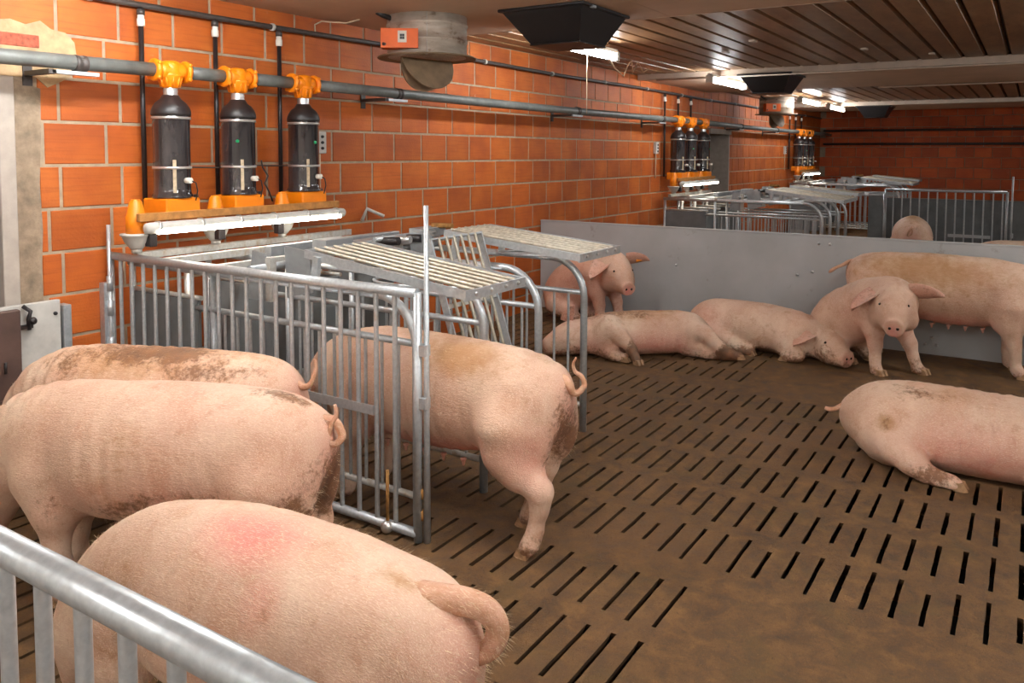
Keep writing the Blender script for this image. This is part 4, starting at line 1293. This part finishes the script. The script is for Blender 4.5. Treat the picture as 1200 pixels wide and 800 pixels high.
for i in range(3):
    o3 = ['left', 'middle', 'right'][i]
    disp[i]['label'] = '%s black cylinder feed dispenser above the nearest stalls' % o3
    drops[i]['label'] = 'black drop pipe beside the %s dispenser above the nearest stalls' % o3
    sps[i]['label'] = '%s orange spout with grey funnel under the nearest dispensers' % o3
bat['label'] = 'raw wooden batten under the nearest dispensers'
wlamp['label'] = 'lit fluorescent lamp over the nearest stalls'
swb['label'] = 'pale switch box right of the nearest dispensers'
for b_ in (1, 2):
    off = (BANK[b_], 0, 0); W = ['', 'middle', 'farthest'][b_]
    for i in range(3):
        o3 = ['left', 'middle', 'right'][i]
        dup(disp[i], off, '%s black feed dispenser above the %s stalls' % (o3, W))
        dup(drops[i], off, 'black drop pipe beside the %s dispenser above the %s stalls' % (o3, W))
        dup(sps[i], off, '%s orange spout above the %s stalls' % (o3, W))
    dup(bat, off, 'wooden batten under the dispensers of the %s stalls' % W)
    dup(wlamp, off, 'lit fluorescent lamp over the %s stalls' % W)
    dup(swb, (BANK[b_] - 1.75, 0, 0), 'pale switch box left of the dispensers of the %s stalls' % W)

# long pipes
t = thing('feed_pipe', (9.0, PY, PZ), 'thick grey feed pipe running the length of the brick wall', 'pipe')
segs = [-12.0]
for o_ in BANK:
    for x in DX: segs += [x + o_ - .10 - 9, x + o_ + .10 - 9]
segs.append(XB - .05 - 9)
for a, b_ in zip(segs[0::2], segs[1::2]):
    n = max(2, int((b_ - a) / .8))
    MB().tube([(a + (b_ - a) * k / n, 0, -.012 * math.sin(PI * k / n) if b_ - a > 3 else 0) for k in range(n + 1)], .041, 14).build('pipe', 'pipe', t)
for x in (2.52, 5.2, 8.35, 10.9, 14.6, 17.0):
    MB().lathe([(.043, -.035), (.048, -.03), (.048, -.012), (.044, -.008), (.044, .008), (.048, .012), (.048, .03), (.043, .035)], (x - 9, 0, -.008), 16, 'x').build('coupling', 'darkpipe', t)
    MB().box(x - 9 - .16, x - 9 + .10, -.02, .02, -.072, -.052).build('bracket_arm', 'galv', t)
    MB().box(x - 9 - .18, x - 9 - .14, -.02, -PY, -.075, -.05).build('bracket_arm', 'darkpipe', t)
    MB().box(x - 9 - .185, x - 9 - .135, -PY - .012, -PY - .001, -.13, .02).build('bracket_plate', 'darkpipe', t)
t = thing('supply_pipe', (9.0, -.055, 2.675), 'thin dark supply pipe high on the brick wall', 'pipe')
MB().tube([(x - 9, 0, .006 * math.sin(x * 1.3)) for x in np.arange(2.0, 22.1, .5)], .0195, 10).build('pipe', 'darkpipe', t)
for x in np.arange(2.7, 21.5, 1.35):
    MB().lathe([(.02, -.012), (.027, -.012), (.027, .012), (.02, .012)], (x - 9, 0, .006 * math.sin(x * 1.3)), 10, 'x').build('clip', 'paleboard', t)
for z, lab in ((2.02, 'lower dark pipe along the far brick wall'), (2.36, 'upper dark pipe along the far brick wall')):
    t = thing('wall_pipe', (XB - .08, -4.5, z), lab, 'pipe')
    MB().tube([(0, 4.4, 0), (0, -4.8, 0)], .03, 10).build('pipe', 'darkpipe', t)
    for y in (3, 0, -3):
        MB().box(.0, .066, y - .02, y + .02, -.04, .04).build('clip', 'darkpipe', t)

# ================================================================== CEILING EQUIPMENT
def stack(x, y):
    t = thing('ventilation_stack', (x, y, 2.30), '', 'ventilation duct', 'round ventilation ducts')
    pr = [(.30, .195), (.305, .20), (.305, .30), (.312, .305), (.312, .318), (.305, .322), (.305, .42), (.312, .425), (.312, .44), (.305, .444), (.305, .50)]
    MB().lathe(pr, (0, 0, 0), 40).build('duct', 'duct', t)
    MB().lathe([(.305, .195), (.375, .185), (.38, .190), (.375, .198), (.305, .205)], (0, 0, 0), 40).build('flange', 'flap', t)
    for s in (0, 1):       # two half-round butterfly flaps hanging open
        n = 20; R = .25
        ang = math.radians(78 if s == 0 else -66)
        vs = []
        for th in (-.004, .004):
            for k in range(n + 1):
                a = PI * k / n
                u, w_ = R * math.cos(a), R * math.sin(a)
                sx = 1 if s == 0 else -1
                yy, zz = sx * w_ * math.cos(abs(ang)), -w_ * math.sin(abs(ang))
                vs.append((u, yy + th * math.sin(abs(ang)) * sx, .185 + zz + th * math.cos(abs(ang))))
        m = n + 1
        fs = [tuple(range(m)), tuple(range(m, 2 * m))[::-1]] + [(k, (k + 1) % m, m + (k + 1) % m, m + k) for k in range(m)]
        rz = math.radians(-12)
        vs = [(p[0] * math.cos(rz) - p[1] * math.sin(rz), p[0] * math.sin(rz) + p[1] * math.cos(rz), p[2]) for p in vs]
        MB().add(vs, fs).build('flap', 'flap', t)
    MB().box(-.24, -.228, -.19, -.176, .19, .50).build('seam', 'galv', t)
    f = Vector((-.80, -.60, 0)); l = Vector((-.60, .80, 0))
    c = f * .27 + l * .19 + Vector((0, 0, .30))
    MB().obox(c, l * .135, f * .07, (0, 0, .07)).build('motor_box', 'orange_box', t)
    mb = t.children[-1]
    MB().obox(c + f * .0715 - l * .02 + Vector((0, 0, .01)), l * .032, f * .0015, (0, 0, .042)).build('sticker', 'white', mb)
    for k in range(4):
        a = PI / 4 + k * PI / 2
        MB().obox(c + f * .0735 - l * .02 + l * (.012 * math.cos(a)) + Vector((0, 0, .01 + .014 * math.sin(a))), l * .008, f * .001, (0, 0, .009)).build('print', 'blackpipe', mb)
    MB().lathe([(.012, -.01), (.012, .01)], (c.x + f.x * .07 + l.x * .11, c.y + f.y * .07 + l.y * .11, .255), 8, 'x').build('plug', 'blackpipe', mb)
    MB().tube([(-.20, .10, .45), (-.33, .16, .49), (-.37, .18, .51)], .02, 8).build('hook', 'blackpipe', t)
    return t
st = stack(4.95, -.76)
st['label'] = 'stained round ventilation duct with orange motor box on the near ceiling'
dup(st, (10.35, .08, 0), 'small-looking ventilation duct with orange motor box far down the wall')
def inlet(x, y):
    t = thing('air_inlet', (x, y, 2.80), '', 'air inlet', 'black ceiling air inlets')
    a, c = (.36, .33), (.20, .20)
    top = [(-a[0], -a[1]), (a[0], -a[1]), (a[0], a[1]), (-a[0], a[1])]
    bot = [(-c[0] + .05, -c[1]), (c[0] + .05, -c[1]), (c[0] + .05, c[1]), (-c[0] + .05, c[1])]
    vs = [(*p, -.012) for p in top] + [(*p, -.235) for p in bot]
    MB().add(vs, [(0, 1, 2, 3), (4, 7, 6, 5)] + [(k, 4 + k, 4 + (k + 1) % 4, (k + 1) % 4) for k in range(4)]).build('hopper', 'black', t)
    MB().bbox(-a[0] - .02, a[0] + .02, -a[1] - .02, a[1] + .02, -.022, 0, .006).build('rim', 'black', t)
    MB().bbox(-c[0] + .04, c[0] + .06, -c[1] - .01, c[1] + .01, -.243, -.232, .004).build('lip', 'black', t)
    MB().bbox(-.25, -.2, -a[1] - .03, -a[1], -.03, -.01, .003).build('hinge', 'galv', t)
    return t
il = inlet(5.31, -1.77); il['label'] = 'black hopper-shaped air inlet on the near ceiling'
dup(il, (5.6, 0, 0), 'black air inlet on the middle ceiling strip')
dup(il, (13.9, 0, 0), 'black air inlet on the farthest ceiling strip')

def ceil_lamp(x, y, z, label, mat='tube'):
    t = thing('ceiling_lamp', (x, y, z), label, 'lamp', 'fluorescent ceiling lamps')
    MB().bbox(-.75, .75, -.027, .027, .03, .075, .006).build('housing', 'white', t)
    MB().lathe([(.02, -.70), (.036, -.69), (.036, .69), (.02, .70)], (0, 0, 0), 16, 'x').build('tube', mat, t)
    for s in (-1, 1):
        MB().bbox(s * .73 - .03, s * .73 + .03, -.045, .045, -.045, .05, .008).build('end_cap', 'white', t)
    return t
LY = -1.17
for x, lab in ((-1.4, 'ceiling lamp behind the camera by the brick wall'), (2.3, 'ceiling lamp above the nearest stalls, out of the picture'), (6.68, 'lit ceiling lamp nearest to the black inlet above the stalls'), (10.95, 'lit ceiling lamp beside the second black inlet'), (15.75, 'lit ceiling lamp by the far ventilation duct'), (18.1, 'farthest lit ceiling lamp')):
    ceil_lamp(x, LY, 2.725, lab, 'tube_near' if x < 3 else 'tube')
for x, lab in ((-1.4, 'ceiling lamp behind the camera on the right'), (2.3, 'ceiling lamp right of the camera'), (6.7, 'ceiling lamp right of the picture, near part'), (11.2, 'ceiling lamp right of the picture, middle part'), (16.0, 'ceiling lamp right of the picture, far part')):
    ceil_lamp(x, -6.2, 2.725, lab, 'tube_near' if x < 8 else 'tube')
for x, lab in ((-1.4, 'added fill lamp just behind the camera'), (2.3, 'added fill lamp above the near pen, out of view')):  # unseen lamps added to fill the near pen with light
    ceil_lamp(x, -3.7, 2.725, lab, 'tube_near')

# conduits and loose cables
def conduit(pts, r, mat, name, label, cat='cable'):
    b = MB().tube(pts, r, 8)
    c = Vector(pts[0])
    b.v = [(p[0] - c.x, p[1] - c.y, p[2] - c.z) for p in b.v]
    o = b.build(name, mat); o.location = c
    return tag(o, label, cat)
conduit([(6.02, -1.85, 2.845), (6.02, -4.0, 2.84), (6.02, -6.5, 2.845)], .011, 'ceil_trim', 'conduit', 'pale conduit along the edge of the near ceiling strip', 'conduit')
conduit([(13.7, -2.65, 2.80), (13.7, -4.6, 2.80), (13.7, -6.5, 2.80)], .013, 'ceil_trim', 'conduit', 'pale conduit beyond the middle ceiling strip', 'conduit')
conduit([(10.55, -.3, 2.775), (10.55, -4.0, 2.77), (10.55, -9.0, 2.775)], .012, 'ceil_trim', 'conduit', 'thin conduit under the middle ceiling trim', 'conduit')
conduit([(6.86, -1.15, 2.715), (6.862, -1.145, 2.5), (6.858, -1.15, 2.3), (6.862, -1.147, 2.14)], .0042, 'cable', 'pull_cord', 'pale pull cord hanging from the ceiling lamp', 'cord')
conduit([(7.2, -1.2, 2.70), (7.45, -1.15, 2.62), (7.6, -1.18, 2.55), (7.65, -1.2, 2.66), (7.7, -1.22, 2.72), (7.78, -1.2, 2.60), (7.9, -1.2, 2.72), (8.0, -1.22, 2.62), (8.2, -1.2, 2.68)], .007, 'cable', 'loose_cable', 'tangled pale cable at the end of the ceiling lamp')
conduit([(4.72, -.28, 2.80), (4.66, -.2, 2.77), (4.50, -.09, 2.77), (4.45, -.07, 2.74), (4.46, -.06, 2.69)], .006, 'cable', 'loose_cable', 'short pale cable from the ceiling to the supply pipe')
conduit([(3.86, -.14, 1.71), (3.88, -.13, 1.66), (3.91, -.15, 1.60), (3.87, -.16, 1.55), (3.9, -.17, 1.49), (3.93, -.17, 1.42)], .006, 'blackpipe', 'loose_cable', 'bundle of black wires between the two right dispensers of the nearest stalls')
conduit([(3.20, -.15, 1.672), (3.5, -.13, 1.665), (3.72, -.12, 1.68), (3.95, -.13, 1.672), (4.12, -.14, 1.672)], .005, 'darkpipe', 'loose_cable', 'thin wire strung behind the nearest dispensers')
conduit([(4.99, -.03, 1.20), (5.03, -.05, 1.30), (5.12, -.16, 1.235)], .016, 'galvd', 'pipe_stub', 'small angled steel pipe stub on the wall behind the stalls', 'pipe')
for x, y, wh in ((7.9, -2.4, 'above the sow lying on its side'), (9.1, -3.2, 'above the sitting sow at right'), (9.9, -3.75, 'nearest to the middle ceiling trim'), (8.6, -1.9, 'nearest to the brick wall')):
    o = MB().bbox(-.05, .05, -.03, .03, -.02, .0, .004).build('ceiling_clip', 'ceil_trim')
    o.location = (x, y, ZC + .0015)
    tag(o, 'small pale clip on the profiled ceiling, ' + wh, 'clip', 'clips on the profiled ceiling')
